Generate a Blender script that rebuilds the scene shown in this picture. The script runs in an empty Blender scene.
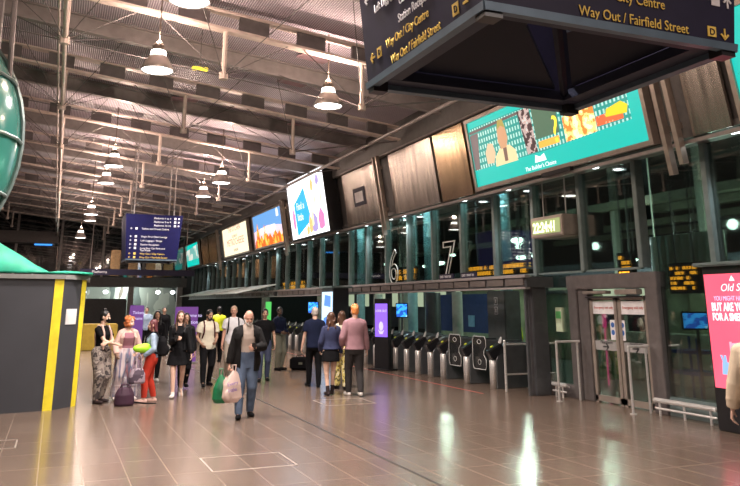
import bpy, bmesh, math, random
from mathutils import Vector, Matrix, Quaternion
random.seed(7)
S = bpy.context.scene
COL = S.collection
V = Vector
R = math.radians
# ------------------------------------------------------------------ camera
cd = bpy.data.cameras.new('camera'); cam = bpy.data.objects.new('camera', cd); COL.objects.link(cam)
S.camera = cam
F_PX, W_PX, H_PX = 741.0, 740.0, 486.0
cd.sensor_fit = 'HORIZONTAL'; cd.sensor_width = 36; cd.lens = 36*F_PX/W_PX
cd.shift_y = -(243-114)/W_PX; cd.clip_end = 300; cd.clip_start = .05
pitch = math.atan(190/F_PX); yaw = math.atan(315/math.hypot(F_PX, 190))
cam.location = (0, 0, 1.85)
cam.rotation_euler = (math.pi/2+pitch, 0, -yaw)
# ------------------------------------------------------------------ world and exposure
w = bpy.data.worlds.new('night'); S.world = w; w.use_nodes = True
w.node_tree.nodes['Background'].inputs[0].default_value = (.10, .13, .16, 1)
w.node_tree.nodes['Background'].inputs[1].default_value = .12
S.view_settings.view_transform = 'Standard'; S.view_settings.look = 'None'
S.view_settings.gamma = 1; S.view_settings.use_curve_mapping = False
S.view_settings.exposure = 0.0
LAMP_W = 300        # watts of each pendant
NECK_W = 120

# ------------------------------------------------------------------ materials
def nodes(name):
    m = bpy.data.materials.new(name); m.use_nodes = True
    nt = m.node_tree; return m, nt, nt.nodes['Principled BSDF']
def N(nt, t, **kw):
    n = nt.nodes.new(t)
    for k, v in kw.items():
        if k.startswith('i_'): n.inputs[k[2:].replace('_', ' ')].default_value = v
        else: setattr(n, k, v)
    return n
def c4(c): return (c[0], c[1], c[2], 1)
def coords(nt, scale=(1,1,1), src='Object'):
    tc = N(nt, 'ShaderNodeTexCoord'); mp = N(nt, 'ShaderNodeMapping'); mp.inputs['Scale'].default_value = scale
    nt.links.new(tc.outputs[src], mp.inputs['Vector']); return mp.outputs[0]
def mat(name, col, rough=.6, metal=0, var=.12, scale=6, emit=None, es=1, bump=0, spec=.5, stretch=(1,1,1)):
    m, nt, b = nodes(name)
    v = coords(nt, stretch)
    n = N(nt, 'ShaderNodeTexNoise'); n.inputs['Scale'].default_value = scale; n.inputs['Detail'].default_value = 4
    nt.links.new(v, n.inputs['Vector'])
    r = N(nt, 'ShaderNodeValToRGB')
    r.color_ramp.elements[0].color = c4([max(0, x*(1-var)) for x in col]); r.color_ramp.elements[1].color = c4([x*(1+var) for x in col])
    r.color_ramp.elements[0].position = .3; r.color_ramp.elements[1].position = .7
    nt.links.new(n.outputs[0], r.inputs[0]); nt.links.new(r.outputs[0], b.inputs['Base Color'])
    b.inputs['Roughness'].default_value = rough; b.inputs['Metallic'].default_value = metal
    b.inputs['Specular IOR Level'].default_value = spec
    if emit: b.inputs['Emission Color'].default_value = c4(emit); b.inputs['Emission Strength'].default_value = es
    if bump:
        bp = N(nt, 'ShaderNodeBump'); bp.inputs['Strength'].default_value = bump; bp.inputs['Distance'].default_value = .02
        nt.links.new(n.outputs[0], bp.inputs['Height']); nt.links.new(bp.outputs[0], b.inputs['Normal'])
    return m
def patt(name, cols, scale=20, rough=.8, detail=2, const=True, emit=0, stretch=(1,1,1)):
    """blotchy pattern of several colours"""
    m, nt, b = nodes(name)
    n = N(nt, 'ShaderNodeTexNoise'); n.inputs['Scale'].default_value = scale; n.inputs['Detail'].default_value = detail
    nt.links.new(coords(nt, stretch), n.inputs['Vector'])
    r = N(nt, 'ShaderNodeValToRGB'); cr = r.color_ramp
    if const: cr.interpolation = 'CONSTANT'
    k = len(cols)
    for i, c in enumerate(cols):
        p = .32+.36*i/max(1, k-1) if i else 0
        e = cr.elements[i] if i < 2 else cr.elements.new(p)
        e.position = p; e.color = c4(c)
    nt.links.new(n.outputs[0], r.inputs[0]); nt.links.new(r.outputs[0], b.inputs['Base Color'])
    b.inputs['Roughness'].default_value = rough
    if emit:
        nt.links.new(r.outputs[0], b.inputs['Emission Color']); b.inputs['Emission Strength'].default_value = emit
    return m
def glow(name, col, s): return mat(name, (.02, .02, .02), .4, emit=col, es=s, var=0)
def brick_mat(name, c1, c2, mortar, sx, sy, es=0, msize=.02, src='UV', rough=.4, off=0, swap=None):
    m, nt, b = nodes(name)
    v = coords(nt, (1,1,1), src)
    if swap:
        s = N(nt, 'ShaderNodeSeparateXYZ'); c = N(nt, 'ShaderNodeCombineXYZ')
        nt.links.new(v, s.inputs[0]); nt.links.new(s.outputs[swap[0]], c.inputs[0]); nt.links.new(s.outputs[swap[1]], c.inputs[1]); v = c.outputs[0]
    t = N(nt, 'ShaderNodeTexBrick'); t.offset = off
    t.inputs['Scale'].default_value = 1; t.inputs['Brick Width'].default_value = sx; t.inputs['Row Height'].default_value = sy
    t.inputs['Mortar Size'].default_value = msize; t.inputs['Mortar Smooth'].default_value = .1
    t.inputs['Color1'].default_value = c4(c1); t.inputs['Color2'].default_value = c4(c2); t.inputs['Mortar'].default_value = c4(mortar)
    nt.links.new(v, t.inputs['Vector'])
    if es:
        b.inputs['Base Color'].default_value = (.02, .02, .02, 1)
        nt.links.new(t.outputs[0], b.inputs['Emission Color']); b.inputs['Emission Strength'].default_value = es
    else: nt.links.new(t.outputs[0], b.inputs['Base Color'])
    b.inputs['Roughness'].default_value = rough
    return m, nt, b, t
def glass_mat(name, tint, refl=.12, rough=.02):
    m = bpy.data.materials.new(name); m.use_nodes = True; nt = m.node_tree; nt.nodes.clear()
    o = N(nt, 'ShaderNodeOutputMaterial'); t = N(nt, 'ShaderNodeBsdfTransparent'); g = N(nt, 'ShaderNodeBsdfGlossy'); x = N(nt, 'ShaderNodeMixShader')
    n = N(nt, 'ShaderNodeTexNoise'); n.inputs['Scale'].default_value = .6
    r = N(nt, 'ShaderNodeValToRGB'); r.color_ramp.elements[0].color = c4([k*.92 for k in tint]); r.color_ramp.elements[1].color = c4(tint)
    nt.links.new(coords(nt), n.inputs['Vector']); nt.links.new(n.outputs[0], r.inputs[0]); nt.links.new(r.outputs[0], t.inputs[0])
    g.inputs['Roughness'].default_value = rough
    f = N(nt, 'ShaderNodeLayerWeight'); f.inputs[0].default_value = .35
    mm = N(nt, 'ShaderNodeMath', operation='MULTIPLY_ADD'); mm.inputs[1].default_value = .55; mm.inputs[2].default_value = refl
    nt.links.new(f.outputs['Fresnel'], mm.inputs[0]); nt.links.new(mm.outputs[0], x.inputs[0])
    nt.links.new(t.outputs[0], x.inputs[1]); nt.links.new(g.outputs[0], x.inputs[2]); nt.links.new(x.outputs[0], o.inputs[0])
    return m

M = {}
def floor_material():
    m, nt, b, t = brick_mat('floor_terrazzo_tiles', (.132, .092, .068), (.150, .108, .082), (.25, .195, .155), .46, .92, 0, .006, 'Object', .22, 0)
    v = coords(nt)
    n = N(nt, 'ShaderNodeTexNoise'); n.inputs['Scale'].default_value = 90; n.inputs['Detail'].default_value = 3
    n2 = N(nt, 'ShaderNodeTexNoise'); n2.inputs['Scale'].default_value = .55; n2.inputs['Detail'].default_value = 5
    nt.links.new(v, n.inputs['Vector']); nt.links.new(v, n2.inputs['Vector'])
    mx = N(nt, 'ShaderNodeMix', data_type='RGBA', blend_type='OVERLAY'); mx.inputs['Factor'].default_value = .55
    nt.links.new(t.outputs[0], mx.inputs['A']); nt.links.new(n.outputs[0], mx.inputs['B'])
    nt.links.new(mx.outputs['Result'], b.inputs['Base Color'])
    mr = N(nt, 'ShaderNodeMapRange'); mr.inputs['To Min'].default_value = .19; mr.inputs['To Max'].default_value = .27
    nt.links.new(n2.outputs[0], mr.inputs['Value']); nt.links.new(mr.outputs[0], b.inputs['Roughness'])
    b.inputs['Specular IOR Level'].default_value = .6
    bp = N(nt, 'ShaderNodeBump'); bp.inputs['Strength'].default_value = .03; bp.inputs['Distance'].default_value = .005
    nt.links.new(n.outputs[0], bp.inputs['Height']); nt.links.new(bp.outputs[0], b.inputs['Normal'])
    return m
def deck_material():
    m, nt, b = nodes('ceiling_perforated_deck')
    v = coords(nt)
    wv = N(nt, 'ShaderNodeTexWave'); wv.wave_type = 'BANDS'; wv.bands_direction = 'X'; wv.inputs['Scale'].default_value = 6.5
    wv.inputs['Distortion'].default_value = 0
    nz = N(nt, 'ShaderNodeTexNoise'); nz.inputs['Scale'].default_value = .7; nz.inputs['Detail'].default_value = 4
    nt.links.new(v, wv.inputs['Vector']); nt.links.new(v, nz.inputs['Vector'])
    r = N(nt, 'ShaderNodeValToRGB'); r.color_ramp.elements[0].color = (.28, .245, .28, 1); r.color_ramp.elements[1].color = (.62, .54, .61, 1)
    r.color_ramp.elements[0].position = .2; r.color_ramp.elements[1].position = .6
    nt.links.new(wv.outputs[0], r.inputs[0])
    mx = N(nt, 'ShaderNodeMix', data_type='RGBA', blend_type='OVERLAY'); mx.inputs['Factor'].default_value = .5
    nt.links.new(r.outputs[0], mx.inputs['A']); nt.links.new(nz.outputs[0], mx.inputs['B']); nt.links.new(mx.outputs['Result'], b.inputs['Base Color'])
    bp = N(nt, 'ShaderNodeBump'); bp.inputs['Strength'].default_value = .5; bp.inputs['Distance'].default_value = .04
    nt.links.new(wv.outputs[0], bp.inputs['Height']); nt.links.new(bp.outputs[0], b.inputs['Normal'])
    b.inputs['Roughness'].default_value = .42; b.inputs['Metallic'].default_value = .1
    return m
M['floor'] = floor_material(); M['deck'] = deck_material()
M['steel'] = mat('painted_steel_beige', (.66, .55, .49), .45, .2)
M['steel_dark'] = mat('weathered_dark_steel', (.15, .135, .135), .5, .3)
M['steel_mid'] = mat('painted_steel_grey', (.30, .27, .26), .45, .3)
M['mullion'] = mat('green_grey_mullion', (.17, .22, .215), .4, .3)
M['column_teal_lit'] = mat('teal_lit_column', (.32, .52, .54), .45, .1)  # teal of the light on the columns is put into the colour
M['frame'] = mat('door_frame_grey', (.20, .18, .175), .38, .6)
M['inox'] = mat('brushed_stainless', (.70, .68, .65), .33, .6, stretch=(1, 1, 9), scale=8)
M['panel'] = mat('brushed_metal_panel', (.34, .30, .265), .26, .8, var=.45, scale=2.2, stretch=(1, 3, .25), bump=.25)
M['panel_gold'] = mat('bronze_metal_panel', (.36, .25, .14), .22, .8, var=.3, scale=2, stretch=(1, 3, .25), bump=.3)
M['soffit'] = mat('soffit_grey', (.13, .125, .12), .5, .2)
M['glass'] = glass_mat('window_glass', (.80, .88, .85))
M['glass_door'] = glass_mat('door_glass', (.88, .92, .90), .05)
M['glass_far'] = glass_mat('dark_end_glass', (.30, .32, .33), .22)
M['balcony_glass'] = patt('balcony_frosted_glass', [(.02, .10, .09), (.04, .19, .155), (.08, .24, .22)], .9, rough=.18, const=False)
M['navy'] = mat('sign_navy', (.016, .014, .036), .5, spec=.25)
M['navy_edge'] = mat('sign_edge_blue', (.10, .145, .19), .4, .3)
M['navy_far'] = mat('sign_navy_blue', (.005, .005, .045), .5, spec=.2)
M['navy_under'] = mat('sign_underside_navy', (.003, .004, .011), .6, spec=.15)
M['txt_yel'] = mat('lettering_yellow', (.75, .52, .10), .5)
M['txt_wht'] = mat('lettering_white', (.72, .70, .72), .5)
M['blk'] = mat('black_plastic', (.012, .012, .014), .35)
M['dkgrey'] = mat('dark_grey_panel', (.045, .048, .052), .45)
M['gate'] = mat('gate_grey_metal', (.11, .115, .12), .35, .5)
M['hoard'] = mat('charcoal_hoarding', (.040, .042, .050), .62, scale=1.2)
M['yellow'] = mat('hazard_yellow', (.80, .66, .03), .5)
M['white'] = mat('white_paper', (.7, .68, .68), .7)
M['green'] = mat('green_tarpaulin', (.015, .42, .26), .55, scale=3, var=.3, bump=.4)
M['shade'] = mat('lamp_shade_grey', (.50, .44, .40), .4, .6)
M['lampcap'] = mat('lamp_cap_bronze', (.20, .16, .13), .45, .5)
M['lamp_on'] = glow('lamp_diffuser_lit', (1, .93, .88), 9)
M['neck_on'] = glow('lamp_neck_lit', (1, .88, .78), 9)
M['downlight'] = glow('downlight_lit', (.9, .97, 1), 9)
M['flood'] = glow('platform_floodlight_lit', (.72, 1, .86), 10)
M['orange_led'] = glow('orange_led', (1, .38, .02), 2.6)
M['yellow_led'] = glow('yellow_lit', (1, .75, .05), 1.6)
M['blue_scr'] = glow('blue_screen', (.05, .3, .9), 1.6)
M['clock_face'] = glow('clock_face_lit', (.36, .42, .16), 1.2)
M['clock_digit'] = glow('clock_digits_lit', (1, 1, .55), 2.2)

# ------------------------------------------------------------------ object helpers
def setp(o, label=None, cat=None, group=None, kind=None):
    for k, v in (('label', label), ('category', cat), ('group', group), ('kind', kind)):
        if v: o[k] = v
    return o
def link(name, me, m, parent=None):
    o = bpy.data.objects.new(name, me); COL.objects.link(o)
    if m is not None and not me.materials: me.materials.append(m)
    if parent: o.parent = parent
    return o
def build(name, bm, m, parent=None, smooth=False, **kw):
    bmesh.ops.recalc_face_normals(bm, faces=bm.faces)
    me = bpy.data.meshes.new(name); bm.to_mesh(me); bm.free()
    if smooth:
        me.polygons.foreach_set('use_smooth', [True]*len(me.polygons))
    return setp(link(name, me, m, parent), **kw)
def empty(name, loc=(0,0,0), rz=0, **kw):
    o = bpy.data.objects.new(name, None); COL.objects.link(o); o.location = loc; o.rotation_euler = (0, 0, rz); o.empty_display_size = .2
    return setp(o, **kw)
def copy_tree(o, parent=None):
    c = o.copy(); COL.objects.link(c); c.parent = parent
    for ch in KIDS.get(o.name, []) or [x for x in o.children]: copy_tree(ch, c)
    return c
KIDS = {}
def B(): return bmesh.new()
def box(bm, x0, x1, y0, y1, z0, z1, mtx=None):
    vs = [V((x, y, z)) for x in (x0, x1) for y in (y0, y1) for z in (z0, z1)]
    if mtx: vs = [mtx @ v for v in vs]
    v = [bm.verts.new(p) for p in vs]
    for f in ((0,1,3,2),(4,6,7,5),(0,4,5,1),(2,3,7,6),(0,2,6,4),(1,5,7,3)): bm.faces.new([v[i] for i in f])
    return bm
def bxb(bm, x0, x1, y0, y1, z0, z1, bev=.01, mtx=None):
    t = B(); box(t, x0, x1, y0, y1, z0, z1)
    bmesh.ops.bevel(t, geom=t.edges[:], offset=bev, segments=2, affect='EDGES')
    if mtx: bmesh.ops.transform(t, matrix=mtx, verts=t.verts)
    merge(bm, t); return bm
def merge(bm, t):
    me = bpy.data.meshes.new('tmp'); t.to_mesh(me); t.free(); bm.from_mesh(me); bpy.data.meshes.remove(me)
def basis(d):
    d = d.normalized(); a = V((0,0,1)) if abs(d.z) < .9 else V((1,0,0))
    u = d.cross(a).normalized(); return u, d.cross(u).normalized()
def loft(bm, rings, n=14, closed=True):
    rs = []
    for c, u, v in rings:
        rs.append([bm.verts.new(c+u*math.cos(2*math.pi*i/n)+v*math.sin(2*math.pi*i/n)) for i in range(n)])
    for a, b in zip(rs, rs[1:]):
        for i in range(n): bm.faces.new((a[i], a[(i+1) % n], b[(i+1) % n], b[i]))
    if closed: bm.faces.new(rs[0][::-1]); bm.faces.new(rs[-1])
    return bm
def cap(bm, p0, p1, r0, r1, n=12):
    p0, p1 = V(p0), V(p1); d = (p1-p0); L = d.length
    if L < 1e-5: d = V((0,0,1))
    d.normalize(); u, v = basis(d); rg = []
    for k in (80, 50, 25): a = R(k); rg.append((p0-d*r0*math.sin(a), u*r0*math.cos(a), v*r0*math.cos(a)))
    rg.append((p0, u*r0, v*r0)); rg.append((p1, u*r1, v*r1))
    for k in (25, 50, 80): a = R(k); rg.append((p1+d*r1*math.sin(a), u*r1*math.cos(a), v*r1*math.cos(a)))
    return loft(bm, rg, n)
def rod(bm, p0, p1, r, n=8, r1=None):
    p0, p1 = V(p0), V(p1); u, v = basis(p1-p0); r1 = r if r1 is None else r1
    return loft(bm, [(p0, u*r, v*r), (p1, u*r1, v*r1)], n)
def tube(bm, pts, r, n=8):
    for a, b in zip(pts, pts[1:]): cap(bm, a, b, r, r, n)
    return bm
def ell(bm, c, r, mtx=None, seg=16):
    t = B(); bmesh.ops.create_uvsphere(t, u_segments=seg, v_segments=seg//2+2, radius=1)
    bmesh.ops.transform(t, matrix=Matrix.Translation(c) @ Matrix.Diagonal((r[0], r[1], r[2], 1)), verts=t.verts)
    if mtx: bmesh.ops.transform(t, matrix=mtx, verts=t.verts)
    merge(bm, t); return bm
def lathe(bm, prof, n=28, c=(0,0,0), closed=True):
    c = V(c); rings = [(c+V((0,0,z)), V((r,0,0)), V((0,r,0))) for r, z in prof]
    return loft(bm, rings, n, closed)
def frame_mtx(o, u, v):
    o, u, v = V(o), V(u).normalized(), V(v).normalized(); n = u.cross(v)
    return Matrix(((u.x, v.x, n.x, o.x), (u.y, v.y, n.y, o.y), (u.z, v.z, n.z, o.z), (0,0,0,1)))
def slab(bm, m, u0, u1, v0, v1, d0, d1): return box(bm, u0, u1, v0, v1, d0, d1, m)
def poly(bm, m, pts, d0, d1):
    a = [bm.verts.new(m @ V((x, y, d0))) for x, y in pts]; b = [bm.verts.new(m @ V((x, y, d1))) for x, y in pts]
    bm.faces.new(a[::-1]); bm.faces.new(b); n = len(pts)
    for i in range(n): bm.faces.new((a[i], a[(i+1) % n], b[(i+1) % n], b[i]))
    return bm
def text(name, s, m, size, x, y, material, parent=None, d=.006, align='LEFT', sx=1, shear=0, bold=0, **kw):
    cu = bpy.data.curves.new('txt', 'FONT'); cu.body = s; cu.size = size; cu.align_x = align; cu.extrude = .002; cu.shear = shear; cu.offset = bold
    cu.resolution_u = 3
    t = bpy.data.objects.new('txt', cu); COL.objects.link(t)
    dg = bpy.context.evaluated_depsgraph_get(); me = bpy.data.meshes.new_from_object(t.evaluated_get(dg))
    bpy.data.objects.remove(t); bpy.data.curves.remove(cu)
    me.transform(m @ Matrix.Translation((x, y, d)) @ Matrix.Diagonal((sx, 1, 1, 1)))
    me.materials.clear(); me.name = name
    return setp(link(name, me, material, parent), **kw)
def arrow(bm, m, x, y, s, ang, d0=.002, d1=.008):
    c, q = math.cos(R(ang)), math.sin(R(ang))
    def T(p): return (x+(p[0]*c-p[1]*q)*s, y+(p[0]*q+p[1]*c)*s)
    for P in ([(-.5,-.07),(.4,-.07),(.4,.07),(-.5,.07)], [(.5,0),(.05,.45),(-.06,.33),(.27,0)], [(.5,0),(.27,0),(-.06,-.33),(.05,-.45)]):
        poly(bm, m, [T(p) for p in P], d0, d1)

# ------------------------------------------------------------------ the setting
XG = 10.0
bm = B(); box(bm, -12, XG+.1, -12, 62, -.2, 0); build('floor', bm, M['floor'], kind='structure')
bm = B(); box(bm, XG+.1, 34, 4, 62, -.2, 0); build('floor', bm, mat('platform_floor', (.16, .17, .15), .35), kind='structure')
def zc(x): return 8.15-.115*x      # underside of the deck
bm = B()
for x0, x1 in ((-12, 34),):
    vs = [bm.verts.new(p) for p in [(x0,-12,zc(x0)), (XG+.4,-12,zc(XG+.4)), (XG+.4,62,zc(XG+.4)), (x0,62,zc(x0)),
                                    (x0,-12,zc(x0)+.2), (XG+.4,-12,zc(XG+.4)+.2), (XG+.4,62,zc(XG+.4)+.2), (x0,62,zc(x0)+.2)]]
    for f in ((0,1,2,3),(4,5,6,7),(0,1,5,4),(1,2,6,5),(2,3,7,6),(3,0,4,7)): bm.faces.new([vs[i] for i in f])
build('ceiling', bm, M['deck'], kind='structure')
M['wall_dk'] = mat('dark_wall', (.045, .042, .042), .6)
bm = B(); box(bm, -12.2, -12, -12, 62, 0, 9.8); build('wall_left', bm, M['wall_dk'], kind='structure')
bm = B(); box(bm, -12, XG+.4, -12.2, -12, 0, 9.8); build('wall_rear', bm, mat('rear_wall', (.25, .23, .22), .6), kind='structure')
bm = B(); box(bm, 33.8, 34, 4, 62, 0, 9); build('wall_platform', bm, M['wall_dk'], kind='structure')
bm = B(); box(bm, XG+.4, 34, 4, 62, 6.6, 6.8); build('ceiling', bm, mat('trainshed_roof', (.05, .05, .05), .7), kind='structure')
bm = B(); box(bm, -12, 34, 62, 62.2, 0, 9.8); build('wall_far', bm, M['wall_dk'], kind='structure')
bm = B(); box(bm, XG, 34, 3.8, 4, 0, 9); build('wall_near', bm, M['wall_dk'], kind='structure')

# fascia geometry on the right wall: bottom edge at X=9.3 z=4.45, top leaning into the hall at X=9.0 z=6.3
FU = V((0,-1,0)); FV = V((-.3, 0, 1.85)).normalized(); FH = 1.874
def FM(y, off=0): return frame_mtx(V((9.3, y, 4.45))+FU.cross(FV)*off, FU, FV)
bm = B()       # bulkhead above and behind the panels, and the soffit under them
box(bm, 9.36, 10.0, -12, 62, 4.50, 4.60)
vs = []
m0 = FM(62, -.16)
slab(bm, m0, 0, 74, .02, FH+.1, -.03, 0)
box(bm, 8.95, 9.25, -12, 62, 6.36, 7.2)
build('wall_right', bm, M['soffit'], kind='structure')
bm = B(); slab(bm, FM(62), 0, 74, -.07, -.01, -.12, .03); build('trim_1', bm, M['steel_mid'], kind='structure')
bm = B(); slab(bm, FM(62), 0, 74, FH+.0, FH+.07, -.12, .03); build('trim_2', bm, M['steel_mid'], kind='structure')

# glazing: mullions every 1.68 m, panes between
k = 0; MY = [9.28+1.68*i for i in range(-3, 32)]
for i, y in enumerate(MY):
    bm = B(); bxb(bm, XG-.10, XG+.10, y-.06, y+.06, 0 if y < 14 else 2.45, 4.5, .01)
    if abs(y-12.64) < .1 or abs(y-10.96) < .1:
        bm.free(); bm = B(); bxb(bm, XG-.10, XG+.10, y-.06, y+.06, 2.5, 4.5, .01)
    build('trim_%d' % (3+i), bm, M['mullion'], kind='structure')
for i in range(len(MY)-1):
    y0, y1 = MY[i]+.06, MY[i+1]-.06
    if 10.8 < y1 < 11: y1 = 10.6
    bm = B()
    if y1 < 11: box(bm, XG-.01, XG+.01, y0, y1, .25, 4.5)
    else: box(bm, XG-.01, XG+.01, y0, y1, 2.48, 4.5)
    wn = build('window_%d' % (i+1), bm, M['glass'], kind='structure')
    bm = B(); box(bm, XG-.04, XG+.04, y0, y1, 2.48 if y1 > 11 else .27, 2.52 if y1 > 11 else .30)
    if y1 < 11: box(bm, XG-.06, XG+.06, y0, y1, .0, .27)
    build('transom', bm, M['mullion'], wn)
bm = B(); box(bm, XG-.01, XG+.01, 13.2, 14.2, .25, 2.45); build('window_40', bm, M['glass'], kind='structure')
bm = B(); box(bm, XG-.07, XG+.07, 13.2, 14.3, 0, .25); build('baseboard_right', bm, M['frame'], kind='structure')

# far end wall: glass upper part, bulkhead, lit shop front
bm = B(); box(bm, -12, 9.3, 60, 60.3, 3.1, 3.8); build('wall_end', bm, M['steel_dark'], kind='structure')
bm = B(); box(bm, -12, 9.3, 60.05, 60.1, 3.8, 9.4); build('window_41', bm, M['glass_far'], kind='structure')
bm = B()
for x in range(-12, 10, 3): box(bm, x-.08, x+.08, 59.9, 60.05, 3.8, 9.4)
build('trim_60', bm, M['steel_mid'], kind='structure')
bm = B(); box(bm, -12, -.2, 58.5, 60, 6.1, 6.9); build('trim_61', bm, M['steel_dark'], kind='structure')
bm = B()
for x in (-6, -2.4, 1.6, 5.2, 8.8): box(bm, x-.2, x+.2, 59.8, 60.2, 0, 3.1)
build('trim_62', bm, M['steel_mid'], kind='structure')

bm = B(); box(bm, -11.9, 9.2, 61.6, 61.8, 0, 3.1); build('wall_shop', bm, patt('shop_back_wall', [(.10,.12,.11), (.35,.38,.33), (.55,.58,.50), (.12,.10,.08)], .9, stretch=(1, 1, .35)), kind='structure')
# ------------------------------------------------------------------ roof steelwork
def beam(y, main):
    zb = zc(0)-.55; sl = -.115
    mtx = Matrix.Translation((0, y, 0)) @ Matrix(((1,0,0,0),(0,1,0,0),(sl,0,1,0),(0,0,0,1)))
    bm = B(); h = zc(0)
    if main:
        box(bm, -11.9, 9.0, -.13, .13, h-.60, h-.55, mtx); box(bm, -11.9, 9.0, -.13, .13, h-.22, h-.18, mtx)
        x = -11.9; bw = B()
        while x < 8.6:
            box(bw, x, x+.62, -.05, .05, h-.55, h-.22, mtx)
            x += 1.24
    else:
        box(bm, -11.9, 9.0, -.09, .09, h-.40, h-.36, mtx); box(bm, -11.9, 9.0, -.02, .02, h-.36, h-.04, mtx); box(bm, -11.9, 9.0, -.09, .09, h-.04, h, mtx)
    ob = build('roof_beam', bm, M['steel'] if main else M['steel_mid'], kind='structure')
    if main:
        build('web_plate', bw, M['steel_dark'], ob)
        def zb(x): return zc(x)-.6
        xs = (-9, -6.1, -3.2, -.3, 2.7, 5.7, 8.4)
        for x in xs[:-1]:
            bm = B(); rod(bm, (x, y, zb(x)), (x, y, zb(x)-.95), .05); rod(bm, (x, y, zb(x)-.88), (x, y, zb(x)-1.02), .09)
            build('strut', bm, M['steel'], ob)
        bm = B()
        nd = [V((x, y, zb(x)-.95)) for x in xs[:-1]]
        for a, b in zip(nd, nd[1:]): rod(bm, a, b, .012, 5)
        rod(bm, nd[-1], (8.9, y, zb(9)), .02, 5)
        for x, p in zip(xs, nd):
            for dx, dy in ((-1.45, 0), (1.45, 0), (-1.2, 2.55), (1.2, 2.55), (1.2, -2.55), (-1.2, -2.55)):
                rod(bm, p, (x+dx, y+dy, zb(x+dx)+(.1 if dy == 0 else .25)), .010, 5)
        build('tie_rod', bm, M['steel_dark'], ob)
BY = [-1.3, 3.9, 9.1, 14.3, 19.5, 24.7, 29.9, 35.1, 40.3, 45.5, 50.7, 55.9]
for y in BY: beam(y, True); beam(y+2.6, False)
bm = B(); rod(bm, (-.3, -6, 6.72), (-.3, 59.5, 6.62), .042, 10); rod(bm, (-.42, -6, 6.9), (-.42, 59.5, 6.8), .02, 6)
build('ceiling_pipe', bm, M['steel'], kind='structure')
bm = B(); rod(bm, (8.0, -6, 6.35), (8.0, 59.5, 6.35), .05, 10); build('ceiling_pipe', bm, M['steel_mid'], kind='structure')
# glossy roof-light panels; pink of lamp reflections is put into their colour
M['rooflight'] = mat('rooflight_lamp_tint', (.55, .36, .40), .12, .1, var=.2, scale=3)
i = 0
for (x, y) in ((5.2, 15.9), (5.3, 18.0), (3.0, 22.0), (6.6, 22.3), (1.2, 17.6), (2.1, 27.4), (5.5, 27.0), (-1.8, 17.4), (-1.6, 23.0), (7.2, 12.6), (1.0, 33), (4.6, 33), (1, 38.2), (5, 38.2)):
    bm = B(); mm = Matrix.Translation((x, y, zc(x)-.03)) @ Matrix.Rotation(R(20 if x > 5 else 0), 4, 'Z')
    bxb(bm, -.4, .4, -.3, .3, -.02, .02, .008, mm); build('rooflight_panel', bm, M['rooflight'], kind='structure')

# ------------------------------------------------------------------ pendant lamps
def make_lamp():
    t = empty('pendant_lamp', (0,0,0))
    bm = B(); lathe(bm, [(.30, 0), (.31, .015), (.27, .10), (.20, .24), (.155, .30), (.15, .30), (.195, .235), (.262, .10), (.285, .02), (.30, 0)], closed=False); build('shade', bm, M['shade'], t, True)
    bm = B(); lathe(bm, [(.28, .012), (.28, .03)]); build('diffuser', bm, M['lamp_on'], t)
    bm = B(); lathe(bm, [(.155, .30), (.135, .40)]); build('glowing_collar', bm, M['neck_on'], t)
    bm = B(); lathe(bm, [(.125, .40), (.12, .47), (.07, .56), (.03, .60)]); build('cap', bm, M['lampcap'], t, True)
    return t
LAMPS = [(1.42, 10.5, 6.2), (1.38, 14.0, 6.15), (5.0, 14.5, 5.94), (1.3, 24.4, 6.05), (1.34, 29.4, 6.25), (4.74, 24.55, 5.75), (5.07, 29.85, 6.0),
         (1.07, 34.4, 5.6), (1.23, 40, 5.9), (.95, 44.5, 5.4),
         (5.0, 6.0, 6.1), (1.4, 4.4, 6.3), (1.4, -2.5, 6.3), (5.0, -2.0, 6.1), (-4.2, 4.5, 6.6), (-4.2, 11, 6.6)]
WHERE = ['cut by the top edge of the view, nearest the camera', 'large in the upper left, left of the yellow ceiling light', 'beside the hanging direction sign at upper centre',
         'upper one of the stacked pair at left', 'lower one of the stacked pair at left', 'upper one of the pair left of the white screen', 'lower one of the pair left of the white screen',
         'upper one of the small pair above the green canopy', 'lower one of the small pair above the green canopy', 'the smallest and farthest, just left of the far sign']
lamp0 = make_lamp()
for i, (x, y, z) in enumerate(LAMPS):
    if i == 0: t = lamp0
    else:
        t = lamp0.copy(); COL.objects.link(t)
        for c in [q for q in lamp0.children if q.type == 'MESH' and q.name.split('.')[0] != 'rod']:
            d = c.copy(); COL.objects.link(d); d.parent = t
    t.location = (x, y, z)
    setp(t, 'grey bell pendant lamp, ' + (WHERE[i] if i < len(WHERE) else 'hanging behind or beside the viewer, outside the picture'), 'lamp', 'bell pendant lamps')
for i, (x, y, z) in enumerate(LAMPS):
    t = [o for o in COL.objects if o.type == 'EMPTY' and (o.location-V((x, y, z))).length < .01][0]
    bm = B(); rod(bm, (0, 0, .58), (0, 0, zc(x)-z), .014); build('rod', bm, M['lampcap'], t)
    l = bpy.data.lights.new('lamp_light', 'AREA'); l.shape = 'DISK'; l.size = .5; l.energy = LAMP_W*(.9 if y < 8 else 1); l.color = (1, .89, .84); l.spread = R(140)
    lo = bpy.data.objects.new('lamp_light', l); COL.objects.link(lo); lo.location = (0, 0, -.01); lo.parent = t
    l = bpy.data.lights.new('collar_light', 'POINT'); l.energy = NECK_W*2.2; l.color = (1, .74, .60); l.shadow_soft_size = .04
    lo = bpy.data.objects.new('collar_light', l); COL.objects.link(lo); lo.location = (0, 0, .66); lo.parent = t
    lo.visible_glossy = True

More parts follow.
